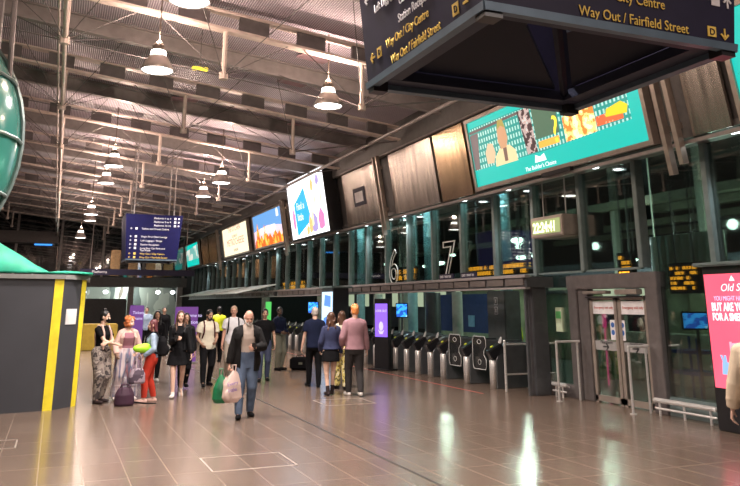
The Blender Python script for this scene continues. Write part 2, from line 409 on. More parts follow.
# ------------------------------------------------------------------ hanging direction signs
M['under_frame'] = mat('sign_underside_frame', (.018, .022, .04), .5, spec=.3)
def icon(bm, m, x, y, s):
    poly(bm, m, [(x-s/2, y-s/2), (x+s/2, y-s/2), (x+s/2, y+s/2), (x-s/2, y+s/2)], .003, .007)
def hanging_sign(cx, cy, zb, s, h, label, navy, near):
    t = empty('direction_sign', (cx, cy, zb), label=label, cat='sign', group='hanging four-sided direction signs')
    e = .11; a = s/2; b = a+e
    def ring(bm, a0, z0, a1, z1, th=.03):
        for sx, sy in ((0,-1),(1,0),(0,1),(-1,0)):
            p = []
            for (q, z) in ((a0, z0), (a1, z1)):
                if sx == 0: p.append([V((-q, sy*q, z)), V((q, sy*q, z))])
                else: p.append([V((sx*q, -q, z)), V((sx*q, q, z))])
            n = V((sx, sy, 0))*-th
            pts = [p[0][0], p[0][1], p[1][1], p[1][0]]
            A = [bm.verts.new(x) for x in pts]; Bv = [bm.verts.new(x+n) for x in pts]
            bm.faces.new(A); bm.faces.new(Bv[::-1])
            for i in range(4): bm.faces.new((A[i], A[(i+1) % 4], Bv[(i+1) % 4], Bv[i]))
    f = e/h
    for k, (sx, sy) in enumerate(((0,-1),(-1,0),(1,0),(0,1))):
        n = V((sx, sy, 0)); u = V((-sy, sx, 0)) if True else None
        u = V((1,0,0)) if (sx, sy) == (0,-1) else (V((0,-1,0)) if sx == -1 else (V((0,1,0)) if sx == 1 else V((-1,0,0))))
        v = V((n.x*e, n.y*e, h)).normalized()
        o = n*a
        m = frame_mtx(o, u, v); hh = math.hypot(h, e)
        bm = B(); poly(bm, m, [(-a, .036), (a, .036), (a+e, hh), (-a-e, hh)], -.03, 0)
        face = build('sign_face', bm, navy, t)
        bm = B(); poly(bm, m, [(-a-.005, -.01), (a+.005, -.01), (a+.012, .036), (-a-.012, .036)], -.04, .015); build('edge_strip', bm, M['navy_edge'], face)
        if near and k == 0:
            text('lettering', 'Way Out / Fairfield Street', m, .082, a-.34, .050, M['txt_yel'], face, align='RIGHT', sx=.84)
            text('lettering', 'Way Out / City Centre', m, .082, a-.50, .170, M['txt_yel'], face, align='RIGHT', sx=.84)
            for (nm, q, z, mt_) in (('pictogram', a-.17, .09, 'txt_yel'), ('pictogram', a-.13, .285, 'txt_wht')):
                bm = B(); icon(bm, m, q, z, .062); build(nm, bm, M[mt_], face)
            bm = B(); arrow(bm, m, a-.075, .085, .07, -90); build('arrow', bm, M['txt_yel'], face)
            bm = B(); arrow(bm, m, a-.04, .285, .07, 90); build('arrow', bm, M['txt_wht'], face)
            text('pictogram_mark', 'D', m, .055, a-.19, .07, navy, face, d=.009)
        elif near and k == 1:
            for st, mt_, u_, v_ in (('Way Out / Fairfield Street', 'txt_yel', .43, .050), ('Way Out / City Centre', 'txt_yel', .37, .172), ('Station Reception', 'txt_wht', .59, .275), ('Car Park', 'txt_wht', .62, .385), ('Left Luggage', 'txt_wht', .22, .47)):
                text('lettering', st, m, .082, -a+u_, v_, M[mt_], face, sx=.82)
            for (q, z, mt_) in ((-a+.25, .185, 'txt_yel'), (a-.29, .10, 'txt_yel'), (-a+.22, .62, 'txt_wht')):
                bm = B(); icon(bm, m, q, z, .07); build('pictogram', bm, M[mt_], face)
            for (q, z, an, mt_) in ((-a+.13, .18, 180, 'txt_yel'), (a-.18, .12, -45, 'txt_yel'), (-a+.10, .61, 180, 'txt_wht')):
                bm = B(); arrow(bm, m, q, z, .08, an); build('arrow', bm, M[mt_], face)
            text('pictogram_mark', 'D', m, .055, -a+.235, .165, navy, face, d=.009)
            text('pictogram_mark', 'D', m, .055, a-.305, .08, navy, face, d=.009)
        elif k == 0:
            rows = [('Platforms 1 to 4', 1.36, 1), ('Platforms 5 to 9', 1.24, 1), ('Platforms 13-14', 1.12, 1), ('Toilets and Travel Centre', 1.0, 0), ('Virgin First Class Lounge', .74, 0), ('Left Luggage / Shops', .61, 0),
                    ('Station Reception', .48, 0), ('Long Stay Car Park and', .36, 0), ('Taxi Rank', .29, 0), ('Way Out / City Centre', .18, 2), ('Way Out / Fairfield Street', .06, 2)]
            for st, y, md in rows:
                mt_ = M['txt_yel'] if md == 2 else M['txt_wht']
                if md == 1:
                    text('lettering', st, m, .085, a-.28, y, mt_, face, align='RIGHT')
                    for q, z in ((a-.14, .07), (a-.02, .05)): bm = B(); icon(bm, m, q, y+.03, z); build('pictogram', bm, mt_, face)
                else:
                    text('lettering', st, m, .085, -a+.42, y, mt_, face)
                    if st != 'Taxi Rank':
                        bm = B(); icon(bm, m, -a+.26, y+.03, .07); build('pictogram', bm, mt_, face)
                        bm = B(); arrow(bm, m, -a+.10, y+.03, .07, 180); build('arrow', bm, mt_, face)
    # underside: perimeter ledge, two dark triangular plates with a gap and a diagonal beam
    bm = B()
    for q0, q1 in ((a-.02, a-.17),):
        for sx, sy in ((0,-1),(1,0),(0,1),(-1,0)):
            if sx == 0: box(bm, -q0, q0, min(sy*q0, sy*q1), max(sy*q0, sy*q1), .03, .10)
            else: box(bm, min(sx*q0, sx*q1), max(sx*q0, sx*q1), -q0, q0, .031, .101)
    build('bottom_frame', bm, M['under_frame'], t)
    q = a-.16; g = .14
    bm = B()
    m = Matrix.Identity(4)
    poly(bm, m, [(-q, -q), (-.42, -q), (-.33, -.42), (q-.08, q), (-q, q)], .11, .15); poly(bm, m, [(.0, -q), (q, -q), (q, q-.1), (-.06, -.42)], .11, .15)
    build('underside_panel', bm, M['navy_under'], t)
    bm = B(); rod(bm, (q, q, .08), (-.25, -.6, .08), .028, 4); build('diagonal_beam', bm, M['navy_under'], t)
    for sx, sy in ((-1,-1),(1,-1),(1,1),(-1,1)):
        bm = B(); box(bm, sx*(a-.05)-.05, sx*(a-.05)+.05, sy*(a-.05)-.05, sy*(a-.05)+.05, -.04, h); build('corner_post', bm, M['blk'], t)
        bm = B(); rod(bm, (sx*a*.8, sy*a*.8, h-.1), (sx*a*.8, sy*a*.8, zc(cx+sx*a*.8)-zb), .02); build('suspension_rod', bm, M['steel_mid'], t)
    return t
sg_ = hanging_sign(2.72, 3.79, 3.30, 1.62, 1.5, 'large navy four-sided hanging direction sign with Way Out lettering, cut by the top edge', M['navy'], True)
sg_.scale = (1.05, .96, 1)
hanging_sign(2.83, 26.8, 3.26, 1.64, 1.5, 'small-looking far navy hanging sign listing platforms, left of centre under the ceiling', M['navy_far'], False)
bm = B(); bxb(bm, -3.0, 3.0, -.1, .1, 0, .32, .01)
t = build('banner_sign', bm, M['navy'], label='long thin dark banner sign hanging across the hall behind the far direction sign', cat='sign'); t.location = (4.05, 43, 3.35)
text('lettering', 'Platforms', frame_mtx((0, -.1, 0), (1,0,0), (0,0,1)), .2, -2.4, .1, M['txt_wht'], t)
bm = B()
for x in (-2.5, 2.5): rod(bm, (x, 0, .3), (x, 0, zc(4.05+x)-3.35), .02)
build('suspension_rod', bm, M['steel_mid'], t)

# ------------------------------------------------------------------ fascia panels, billboards
def metal_panel(y0, y1, gold, lab, poster=False):
    m = FM(y0); L = y0-y1
    bm = B(); slab(bm, m, .02, L-.02, .03, FH-.03, -.05, 0)
    o = build('wall_panel', bm, M['panel_gold'] if gold else M['panel'], label=lab, cat='panel', group='metal fascia panels')
    if poster:
        bm = B(); slab(bm, m, L*.30, L*.62, .62, 1.22, 0, .02); build('poster_frame', bm, M['navy'], o)
        bm = B(); slab(bm, m, L*.35, L*.57, .74, 1.08, .02, .03); build('poster', bm, M['white'], o)
    return o
pan = [(69, 62.4, 1), (53.1, 50.6, 1), (50.4, 47.9, 1), (24.6, 21.45, 0), (20.5, 17.6, 0), (17.5, 15.85, 1), (8.85, 8.05, 0)]
labs = ['bronze metal panel beyond the farthest teal billboard', 'narrow dark bronze panel just right of the far teal billboard', 'narrow dark bronze panel just left of the cream billboard',
        'brushed metal panel with a small framed poster right of the white screen', 'plain brushed metal panel left of the bronze-tinted one', 'metal panel with golden reflections touching the big teal billboard',
        'grey metal panel at the upper right corner of the view']
for (a, b, g), lb in zip(pan, labs):
    if a < 60: metal_panel(a, b, g, lb, lb.startswith('brushed metal panel with'))
metal_panel(61.9, 60.2, 1, labs[0])
metal_panel(31.9, 30.4, 0, 'narrow metal panel between the sunset billboard and the white screen')

def billboard(y0, y1, lab, v0=.06, v1=FH-.05, off=.02, fr=.09, bigm=None, fmat=None):
    m = FM(y0, off); L = y0-y1
    t = empty('billboard', tuple(m @ V((L/2, v0, 0))), label=lab, cat='billboard')
    mi = Matrix.Translation(-t.location) @ m
    bm = B(); slab(bm, mi, 0, L, v0, v1, -.10, 0)
    for a in ((0, L, v0, v0+fr), (0, L, v1-fr, v1), (0, fr, v0+fr, v1-fr), (L-fr, L, v0+fr, v1-fr)): slab(bm, mi, a[0], a[1], a[2], a[3], 0, .06)
    build('frame', bm, fmat or M['frame_lt'], t)
    bm = B(); slab(bm, mi, fr, L-fr, v0+fr, v1-fr, 0, .02)
    scr = build('screen', bm, bigm, t)
    return t, scr, mi, L
M['frame_lt'] = mat('billboard_frame_silver', (.42, .36, .31), .35, .6)
TEAL = glow('advert_teal', (0, .62, .52), 1.05)
# big teal billboard
t, scr, m, L = billboard(15.62, 9.62, 'huge teal billboard with a man and rows of cans, upper right', bigm=TEAL)
top = FH-.05-.09; x0, x1 = .30, L-.30
def art(name, pts, mt_, d=.024, par=None):
    bm = B(); poly(bm, m, pts, .02, d); return build(name, bm, mt_, par or scr)
art('picture', [(.12, .55), (L*.5, .52), (L-.42, .60), (L-.42, top-.16), (.2, top-.16)], brick_mat('advert_rows', (.62, .95, .85), (.45, .8, .7), (.01, .36, .30), .11, .15, 1.1, .03, 'Object', swap=(1, 2))[0])
art('awning_bar', [(.12, top-.30), (L*.38, top-.26), (L*.38, top-.20), (.12, top-.23)], glow('ad_brown', (.18, .13, .12), 1), .026)
art('picture_left', [(.12, .56), (.34, .56), (.5, top-.32), (.12, top-.32)], glow('ad_brown2', (.22, .16, .16), 1), .026)
art('picture_man_shirt', [(1.05, .5), (1.95, .5), (1.93, .74), (1.72, .90), (1.32, .88), (1.1, .72)], glow('ad_shirt', (.95, .78, .42), 1.1), .028)
art('picture_man_hand', [(.72, .62), (1.0, .60), (1.12, .82), (1.05, 1.05), (.86, 1.08), (.70, .88)], glow('ad_hand', (.95, .66, .40), 1), .030)
art('picture_man_face', [(1.38, .86), (1.60, .86), (1.70, 1.05), (1.66, 1.34), (1.50, 1.46), (1.34, 1.34), (1.30, 1.05)], glow('ad_face', (.80, .42, .22), 1), .031)
art('picture_man_tie', [(1.46, .56), (1.58, .56), (1.60, .86), (1.46, .86)], glow('ad_tie', (.25, .14, .10), 1), .033)
art('picture_hair', [(1.33, 1.30), (1.50, 1.38), (1.67, 1.30), (1.60, 1.52), (1.42, 1.52)], glow('ad_hair', (.55, .42, .10), 1), .033)
art('picture_shelf', [(2.35, .55), (2.72, .55), (2.66, top-.2), (2.22, top-.2)], patt('ad_shelf', [(.08,.05,.05), (.5,.4,.38), (.8,.8,.75)], 7, emit=1), .028)
art('picture_green', [(2.74, .80), (3.55, .80), (3.55, top-.2), (2.74, top-.2)], glow('ad_green', (.10, .20, .12), 1), .028)
art('picture_food', [(3.7, .56), (4.65, .58), (4.65, 1.1), (4.3, 1.25), (3.7, 1.05)], patt('ad_food', [(.8,.25,.05), (1,.7,.25), (1,.9,.6), (.2,.5,.4)], 6, emit=1.1), .028)
art('picture_foliage', [(4.65, 1.16), (5.5, 1.16), (5.5, top-.18), (4.65, top-.18)], patt('ad_foliage', [(.03,.15,.06), (.15,.4,.1), (.3,.5,.25)], 8, emit=1), .028)
art('picture_orange_row', [(2.8, .60), (3.5, .60), (3.5, .74), (2.8, .74)], patt('ad_orange', [(1,.45,.08), (1,.75,.4)], 14, emit=1), .030)
art('picture_red_row', [(4.68, .66), (5.4, .66), (5.4, .86), (4.68, .84)], patt('ad_red', [(.8,.15,.06), (1,.55,.3)], 14, emit=1), .030)
art('picture_banana', [(4.95, .78), (5.5, .74), (5.56, .88), (5.4, .98), (5.0, .92)], glow('ad_yellow', (1, .78, .02), 1.1), .034)
bm = B(); M['adwhite'] = glow('advert_white', (1, 1, 1), 1.3)
mb = m
text('slogan', "The Builder's Choice", m, .13, 2.15, .20, M['adwhite'], scr, d=.024)
art('emblem', [(2.55, .33), (2.95, .33), (2.9, .48), (2.75, .43), (2.6, .49)], M['adwhite'], .03)
text('hook', '?', m, .8, 3.3, .62, M['yellow_led'], scr, d=.03)
bm = B(); slab(bm, m, L*.46, L*.62, -.02, .07, 0, .09); build('maker_plate', bm, M['blk'], t)
billboard(7.85, 2.2, 'teal billboard of which only the edge shows at the right edge', bigm=TEAL)
# white LED screen (hangs lower and sticks out)
t, scr, m, L = billboard(30.1, 25.35, 'glaring white LED screen with a blue tilted card, centre of the fascia', v0=-.0, v1=2.42, off=.35, fr=.03, bigm=glow('led_white', (1, .97, 1), 2.4), fmat=M['blk'])
bm = B(); slab(bm, m, 0, L, 0, 2.42, -.45, -.1); build('screen_housing', bm, M['blk'], t)
art('picture_blue_card', [(.8, .12), (2.75, .62), (2.2, 1.95), (.75, 1.42)], glow('ad_blue', (.0, .42, .85), 1.4))
text('slogan', 'Find a', m, .42, 1.05, 1.15, M['adwhite'], scr, d=.028); text('slogan', 'little', m, .42, 1.05, .72, M['adwhite'], scr, d=.028)
pk = [glow('ad_pink', (1, .25, .55), 1.2), glow('ad_orange2', (1, .55, .2), 1.3), glow('ad_lav', (.5, .4, .8), 1.1), glow('ad_lemon', (.95, .95, .45), 1.6)]
for i, (x, y, w_, h_) in enumerate(((.55,.45,.3,.9),(2.6,.15,.35,.7),(3.1,.15,.6,.75),(3.9,.2,.6,.8),(3.2,1.7,.3,.5),(3.9,1.85,.35,.4),(3.4,1.1,.2,.45),(4.1,1.15,.2,.4),(2.2,.1,.3,.4),(2.9,.4,.2,.9))):
    art('picture_shape', [(x-w_/2, y), (x, y-.03), (x+w_/2, y+.05), (x+w_*.6, y+h_*.6), (x, y+h_), (x-w_*.6, y+h_*.5)], pk[(0, 1, 2, 0, 1, 2, 3, 3, 1, 3)[i]], .024+.002*(i % 2))
# sunset city billboard
t, scr, m, L = billboard(37.8, 32.25, 'billboard with a blue sky and orange city skyline', bigm=glow('ad_sky', (.16, .42, .85), 1.1))
art('picture_glow', [(.1, .2), (L-.1, .2), (L-.1, .9), (L*.5, 1.1), (.1, .95)], patt('ad_sunset', [(.5,.5,.8), (.8,.6,.7), (1,.6,.45)], 2, const=False, emit=1.2))
art('picture_city', [(.1, .15)]+[(.2+(L-.4)*i/16, .45+.35*((i*7) % 5)/4+(.55 if i in (2, 6) else 0)) for i in range(17)]+[(L-.1, .15)], patt('ad_city', [(.7,.12,.02), (1,.4,.05), (1,.7,.25)], 3, emit=1.3), .026)
text('slogan', 'MANCHESTER', m, .5, L*.5, .72, M['adwhite'], scr, d=.028, align='CENTER', sx=.9)
art('emblem', [(L-1.1, 1.35), (L-.7, 1.35), (L-.75, 1.65), (L-.9, 1.75), (L-1.05, 1.65)], M['adwhite'], .026)
# cream billboard
t, scr, m, L = billboard(45.5, 39.0, 'cream billboard with small red lettering', bigm=glow('ad_cream', (1, .90, .62), 1.35))
for st, s_, y_, mt_ in (('THE KITCHEN', .42, 1.45, 'ad_pinkish'), ('IS OPEN AT', .22, 1.1, 'ad_brown'), ('METROCHEESE', .55, .68, 'ad_red2'), ('BURGERS', .22, .32, 'ad_brown')):
    text('slogan', st, m, s_, L/2, y_, glow(mt_, (.75, .35, .25) if mt_ != 'ad_brown' else (.4, .25, .15), .8), scr, d=.024, align='CENTER', sx=1.2)
# far teal billboard
t, scr, m, L = billboard(59.6, 54.0, 'farthest small teal billboard, beside the far hanging sign', bigm=TEAL)
art('picture', [(.15, .6), (L-.15, .6), (L-.15, 1.6), (.15, 1.35)], patt('ad_far', [(.2,.5,.45), (.85,.9,.8), (.5,.35,.2)], 1.2, emit=1))
# pairs of vertical bars standing off the fascia
for (y, lb) in ((9.15, 'right of the big teal billboard'), (21.1, 'right of the panel with the poster'), (31.9, 'left of the white screen'), (46.6, 'left of the cream billboard'), (61, 'left of the farthest teal billboard')):
    t = empty('banner_rail', tuple(FM(y) @ V((0, -.45, .12))), label='pair of silver vertical bars on the fascia ' + lb, cat='rail', group='paired vertical bars')
    mi = Matrix.Translation(-t.location) @ FM(y)
    for dx, lo in ((-.12, -.52), (.14, -.38)):
        bm = B(); slab(bm, mi, dx-.045, dx+.045, lo, FH+.05, .08, .20); slab(bm, mi, dx-.015, dx+.015, .2, .3, .0, .09); slab(bm, mi, dx-.015, dx+.015, 1.5, 1.6, .0, .09)
        build('bar', bm, M['frame_lt'], t)
# soffit downlights
DL = [(9.7, y) for y in (8.4, 11.8, 15.0, 17.1, 20.9, 21.9, 24, 27, 30, 33, 36, 39, 42, 45, 48, 51, 54)]
for i, (x, y) in enumerate(DL):
    bm = B(); lathe(bm, [(.09, -.015), (.10, 0)], 16); o = build('downlight', bm, M['downlight'], label='small round white downlight in the soffit below the billboards', cat='light', group='soffit downlights'); o.location = (x, y, 4.495)
    if i % 2 == 0:
        l = bpy.data.lights.new('spot', 'SPOT'); l.energy = 110; l.color = (.85, .95, 1); l.spot_size = R(120); l.spot_blend = .6; l.shadow_soft_size = .08
        lo = bpy.data.objects.new('downlight_light', l); COL.objects.link(lo); lo.parent = o; lo.location = (0, 0, -.05)

# ------------------------------------------------------------------ canopy over the ticket gates
bm = B(); box(bm, 9.25, 9.93, 13.7, 33.5, 2.2, 2.42); box(bm, 9.25, 9.93, 34.0, 58, 2.2, 2.42)
can = build('canopy', bm, M['gate'], kind='structure')
bm = B()
y = 13.75
while y < 57:
    if not 32.6 < y < 33.9: box(bm, 9.21, 9.25, y+.03, y+.72, 2.24, 2.38)
    y += .78
build('fascia_panel', bm, mat('canopy_fascia_brown', (.13, .11, .10), .45, .3), can)
bm = B(); box(bm, 9.18, 9.3, 13.65, 58, 2.40, 2.46); box(bm, 9.18, 9.3, 13.65, 58, 2.16, 2.2); build('edge_rail', bm, M['steel_mid'], can)
bm = B(); bxb(bm, 9.42, 9.80, 13.78, 14.0, 0, 2.2, .02); bxb(bm, 9.30, 9.36, 13.84, 13.92, 0, 2.2, .01)
build('canopy_post', bm, M['gate'], label='dark grey end post holding up the near end of the gate canopy', cat='post')
# broad pillar with pictograms
bm = B(); bxb(bm, 10.9, 11.4, 17.2, 18.1, 0, 2.2, .03)
t = build('pillar', bm, mat('pillar_grey', (.16, .17, .17), .45, .3), label='broad grey pillar with small pictograms behind the nearest ticket gate', cat='pillar')
mm = frame_mtx((10.9, 17.62, 0), (0,-1,0), (0,0,1))
bm = B()
for z in (1.92, 1.68): slab(bm, mm, -.08, .08, z-.1, z+.1, .0, .01)
build('pictogram', bm, M['txt_wht'], t)
bm = B()
for z in (1.92, 1.68): slab(bm, mm, -.06, .06, z-.08, z+.08, .0, .013); 
build('pictogram_ground', bm, M['gate'], t)
bm = B()
for z in (1.92, 1.68): slab(bm, mm, -.03, .03, z-.05, z+.05, .013, .016)
build('pictogram_figure', bm, M['txt_wht'], t)
for (x, y, r_, z1, mt_, lb) in ((11.2, 20.3, .16, 2.2, 'cream', 'round pale cream column under the canopy behind the middle gates'), (11.2, 21.9, .25, 2.2, 'gate', 'dark round column beside the purple kiosk'),
                              (11.2, 26.4, .17, 2.2, 'cream', 'round pale column behind the gates right of the walking group'), (11.2, 33.0, .2, 2.2, 'cream', 'round pale column at the far gates'), (11.2, 43, .22, 2.2, 'cream', 'farthest round pale column by the gates')):
    bm = B(); lathe(bm, [(r_*1.15, 0), (r_*1.15, .05), (r_, .06), (r_, z1)], 20); M.setdefault('cream', mat('cream_column', (.50, .50, .42), .5))
    o = build('column', bm, M[mt_], label=lb, cat='column', smooth=False); o.location = (x, y, 0)
for (x, y, lb) in ((11.3, 17.7, 'right of the glass numeral seven'), (11.3, 22.3, 'right one of the pair between the glass numerals'), (11.3, 23.6, 'left one of the pair between the glass numerals'), (11.3, 28.4, 'left of the glass numeral six')):
    bm = B(); lathe(bm, [(.17, 0), (.17, 5.4)], 20); o = build('column', bm, M['column_teal_lit'], label='round column with teal light put into its colour behind the glazing '+lb, cat='column', group='teal columns'); o.location = (x, y, 0)
    l = bpy.data.lights.new('column_uplight', 'POINT'); l.energy = 70; l.color = (.55, .95, 1); l.shadow_soft_size = .04
    lo = bpy.data.objects.new('column_uplight', l); COL.objects.link(lo); lo.location = (x-.55, y-.45, 4.7)
# hanging outlined numerals 6 and 7
def outline_num(s, y, z, lab):
    cu = bpy.data.curves.new('n', 'FONT'); cu.body = s; cu.size = 1.5; cu.fill_mode = 'NONE'; cu.bevel_depth = .016; cu.resolution_u = 6
    o = bpy.data.objects.new('n', cu); COL.objects.link(o); dg = bpy.context.evaluated_depsgraph_get(); me = bpy.data.meshes.new_from_object(o.evaluated_get(dg))
    bpy.data.objects.remove(o)
    me.materials.clear(); me.transform(frame_mtx((0, 0, 0), (0,-1,0), (0,0,1)))
    o = link('platform_number', me, mat('numeral_white', (.75, .75, .72), .4)); setp(o, lab, 'sign'); o.location = (9.75, y, z); return o
outline_num('7', 18.45, 2.47, 'outlined white numeral seven above the canopy, right of the numeral six')
outline_num('6', 22.1, 2.48, 'outlined white numeral six above the canopy, left of the numeral seven')
for y, lb in ((16.2, 'right one'), (17.35, 'left one')):
    bm = B(); bxb(bm, 9.26, 9.3, -.38, .38, 0, .14, .005); o = build('name_plate', bm, M['navy'], label='small navy sign plate on top of the canopy edge, the '+lb, cat='sign'); o.location = (0, y, 2.46)
    text('lettering', 'EXIT / WAY IN', frame_mtx((9.26, 0, 0), (0,-1,0), (0,0,1)), .09, -.3, .04, M['txt_wht'], o)
# orange departure boards beyond the glass; two stand in for reflections in it
def board(x, y0, y1, z0, z1, lab, rows=3, seed=1):
    t = empty('departure_board', (x, (y0+y1)/2, z0), label=lab, cat='board')
    L = abs(y0-y1)/2; rd = random.Random(seed); m = frame_mtx((0,0,0), (0,-1,0), (0,0,1))
    bm = B(); bxb(bm, 0, .15, -L-.06, L+.06, -.06, z1-z0+.06, .01); build('housing', bm, M['blk'], t)
    bm = B(); h = (z1-z0)/rows
    for r_ in range(rows):
        u = -L
        while u < L-.08:
            wd = rd.choice((.05, .08, .12, .16)); 
            if rd.random() < .8: slab(bm, m, u, min(L, u+wd), r_*h+.02, (r_+1)*h-.02, 0, .01)
            u += wd+.03
    build('lit_rows', bm, M['orange_led'], t)
    bm = B(); rod(bm, (.08, -L*.7, z1-z0), (.08, -L*.7, 6.6-z0), .02); rod(bm, (.08, L*.7, z1-z0), (.08, L*.7, 6.6-z0), .02); build('hanger', bm, M['steel_dark'], t)
board(10.6, 18.6, 15.65, 2.58, 2.86, 'wide glowing orange board standing in for a departure board reflection in the glass above the near gates', 2, 3)  # mirrored board reflection, added as a glowing board behind the pane
board(10.6, 23.4, 21.9, 2.6, 2.98, 'small glowing orange board standing in for a departure board reflection left of the numeral seven', 2, 5)  # second mirrored reflection, likewise added as a lit board
board(12.6, 14.7, 14.3, 2.5, 3.0, 'narrow orange board behind the glass right of the clock', 4, 8)
board(12.5, 12.95, 12.2, 2.13, 2.66, 'orange departure board behind the glass left of the pink totem', 5, 9)
board(11.5, 40.5, 36.5, 2.6, 3.0, 'far yellow lit board behind the glass above the old man', 2, 11)
# clock
t = empty('station_clock', (9.72, 13.35, 3.24), label='hanging digital clock reading 22:24:41', cat='clock')
bm = B(); bxb(bm, -.14, .5, -.58, .58, 0, .44, .02); build('case', bm, M['frame_lt'], t)
mm = frame_mtx((-.14, 0, 0), (0,-1,0), (0,0,1))
bm = B(); slab(bm, mm, -.49, .49, .07, .37, 0, .01); fc = build('clock_face', bm, M['clock_face'], t)
text('digits', '22:24:41', mm, .30, -.47, .11, M['clock_digit'], fc, d=.012, sx=.80, bold=.008)
bm = B(); bxb(bm, .5, .9, -.6, .6, .02, .5, .02); build('rear_housing', bm, M['dkgrey'], t)
bm = B(); rod(bm, (.1, -.4, .44), (.1, -.4, 1.25), .015); rod(bm, (.1, .4, .44), (.1, .4, 1.25), .015); build('hanger', bm, M['steel_mid'], t)

# ------------------------------------------------------------------ ticket gates
def make_gate(wide=False):
    t = empty('ticket_gate', (0,0,0))
    bm = B(); v = [(0, 0), (1.5, 0), (1.5, .98), (.35, 1.0), (.12, .86), (0, .62)]
    m = frame_mtx((0, .1, 0), (1,0,0), (0,0,1)); poly(bm, m, v, 0, .2)
    bmesh.ops.bevel(bm, geom=bm.edges[:], offset=.012, segments=1, affect='EDGES'); build('pedestal', bm, M['gate'], t)
    bm = B(); lathe(bm, [(.085, 0), (.085, .60), (.07, .62)], 18, (-.03, 0, 0)); build('bollard', bm, M['inox'], t, True)
    bm = B(); mm = Matrix.Translation((.02, 0, .78)) @ Matrix.Rotation(R(-28), 4, 'Y'); bxb(bm, -.17, .22, -.10, .10, -.10, .12, .02, mm); bxb(bm, -.08, .08, -.08, .08, -.19, -.05, .02, mm); build('reader_head', bm, M['blk'], t)
    bm = B(); mm = Matrix.Translation((-.05, 0, .90)) @ Matrix.Rotation(R(-28), 4, 'Y'); lathe(bm, [(.035, 0), (.035, .02)], 18); bmesh.ops.transform(bm, matrix=mm, verts=bm.verts); build('card_pad', bm, mat('card_pad_yellow', (.65, .75, .05), .4), t)
    return t
def paddle(t, w_, flip=1):
    # black flap leaf with a pale outline, waist-shaped
    pts = [(0, .45), (.05, .36), (w_-.04, .36), (w_, .44), (w_, .58), (w_-.10, .68), (w_-.10, .78), (w_, .88), (w_, 1.02), (w_-.05, 1.1), (.05, 1.1), (0, 1.0)]
    m = frame_mtx((.10, -.10, 0), (0,-1,0), (0,0,1))
    bm = B(); poly(bm, m, pts, -.012, .012); p = build('gate_leaf', bm, M['leaf'], t)
    bm = B(); q = [m @ V((a, b, .014)) for a, b in pts]; tube(bm, q+[q[0]], .008, 5)
    q = [m @ V((w_*.5+.09*math.cos(R(a)), .98+.05*math.sin(R(a)), .016)) for a in range(0, 361, 45)]; tube(bm, q, .006, 5)
    q = [m @ V((w_*.5+.07*math.cos(R(a)), .52+.06*math.sin(R(a)), .016)) for a in range(0, 361, 45)]; tube(bm, q, .006, 5)
    build('leaf_outline', bm, mat('leaf_outline_grey', (.6, .6, .58), .4), p)
M['leaf'] = mat('gate_leaf_black', (.02, .022, .022), .25)
GY = [15.3, 16.5, 17.7, 18.42, 19.17, 19.9, 20.65, 21.37, 22.16, 22.96, 23.7, 24.4, 25.1, 25.9, 26.7, 27.6, 28.5, 29.43, 30.5, 31.47, 32.49, 34.6, 35.8, 37, 38.2, 40, 42]
g0 = make_gate(); gk = list(g0.children)
bm = B(); m_ = Matrix.Translation((.05, 0, 0))
oval = B(); lathe(oval, [(.10, 0), (.10, .015)], 20); bmesh.ops.transform(oval, matrix=Matrix.Translation((.18, .0, 1.0)) @ Matrix.Rotation(R(-70), 4, 'Y') @ Matrix.Diagonal((1.25, .6, 1, 1)), verts=oval.verts)
o_ = build('display', oval, mat('gate_display_pale', (.30, .31, .30), .4), g0); gk.append(o_)
bm.free()
for i, y in enumerate(GY):
    if i == 0: t = g0
    else:
        t = g0.copy(); COL.objects.link(t)
        for c in gk: d = c.copy(); COL.objects.link(d); d.parent = t
    t.location = (9.35, y, 0)
    if i == 0: lb = 'nearest ticket gate, in front of the broad grey pillar'
    elif i == 1: lb = 'second nearest ticket gate with a wide outlined leaf to its left and right'
    elif i == 2: lb = 'third nearest ticket gate, left of the outlined leaves'
    elif i < 8: lb = '%s ticket gate counted from the canopy end post, right of the purple kiosk' % ('fourth', 'fifth', 'sixth', 'seventh', 'eighth')[i-3]
    elif i < 12: lb = 'ticket gate between the purple kiosk and the walking group'
    elif i < 17: lb = 'ticket gate hidden behind the group seen from behind'
    else: lb = 'distant ticket gate between the standing man and the group seen from behind'
    setp(t, lb, 'ticket gate', 'ticket gates')
for i in (0, 1):
    t = g0 if i == 0 else [o for o in COL.objects if o.type == 'EMPTY' and o.get('category') == 'ticket gate' and abs(o.location.y-GY[i]) < .01][0]
ge = sorted([o for o in COL.objects if o.type == 'EMPTY' and o.get('category') == 'ticket gate'], key=lambda o: o.location.y)
paddle(ge[1], .62); paddle(ge[2], .62)
# rail beside the gates
bm = B(); tube(bm, [(9.3, 14.75, 0), (9.3, 14.75, 1.05)], .03, 10); tube(bm, [(9.3, 14.75, .98), (9.9, 14.75, .98)], .02, 8); tube(bm, [(9.9, 14.75, 0), (9.9, 14.75, 1.0)], .02, 8); tube(bm, [(9.3, 14.75, .35), (9.9, 14.75, .35)], .02, 8)
o = build('guard_rail', bm, M['inox'], label='steel guard rail with grey panel between the last gate and the canopy post', cat='rail')
bm = B(); box(bm, 9.33, 9.88, 14.74, 14.76, .38, .95); build('infill_panel', bm, M['gate'], o)

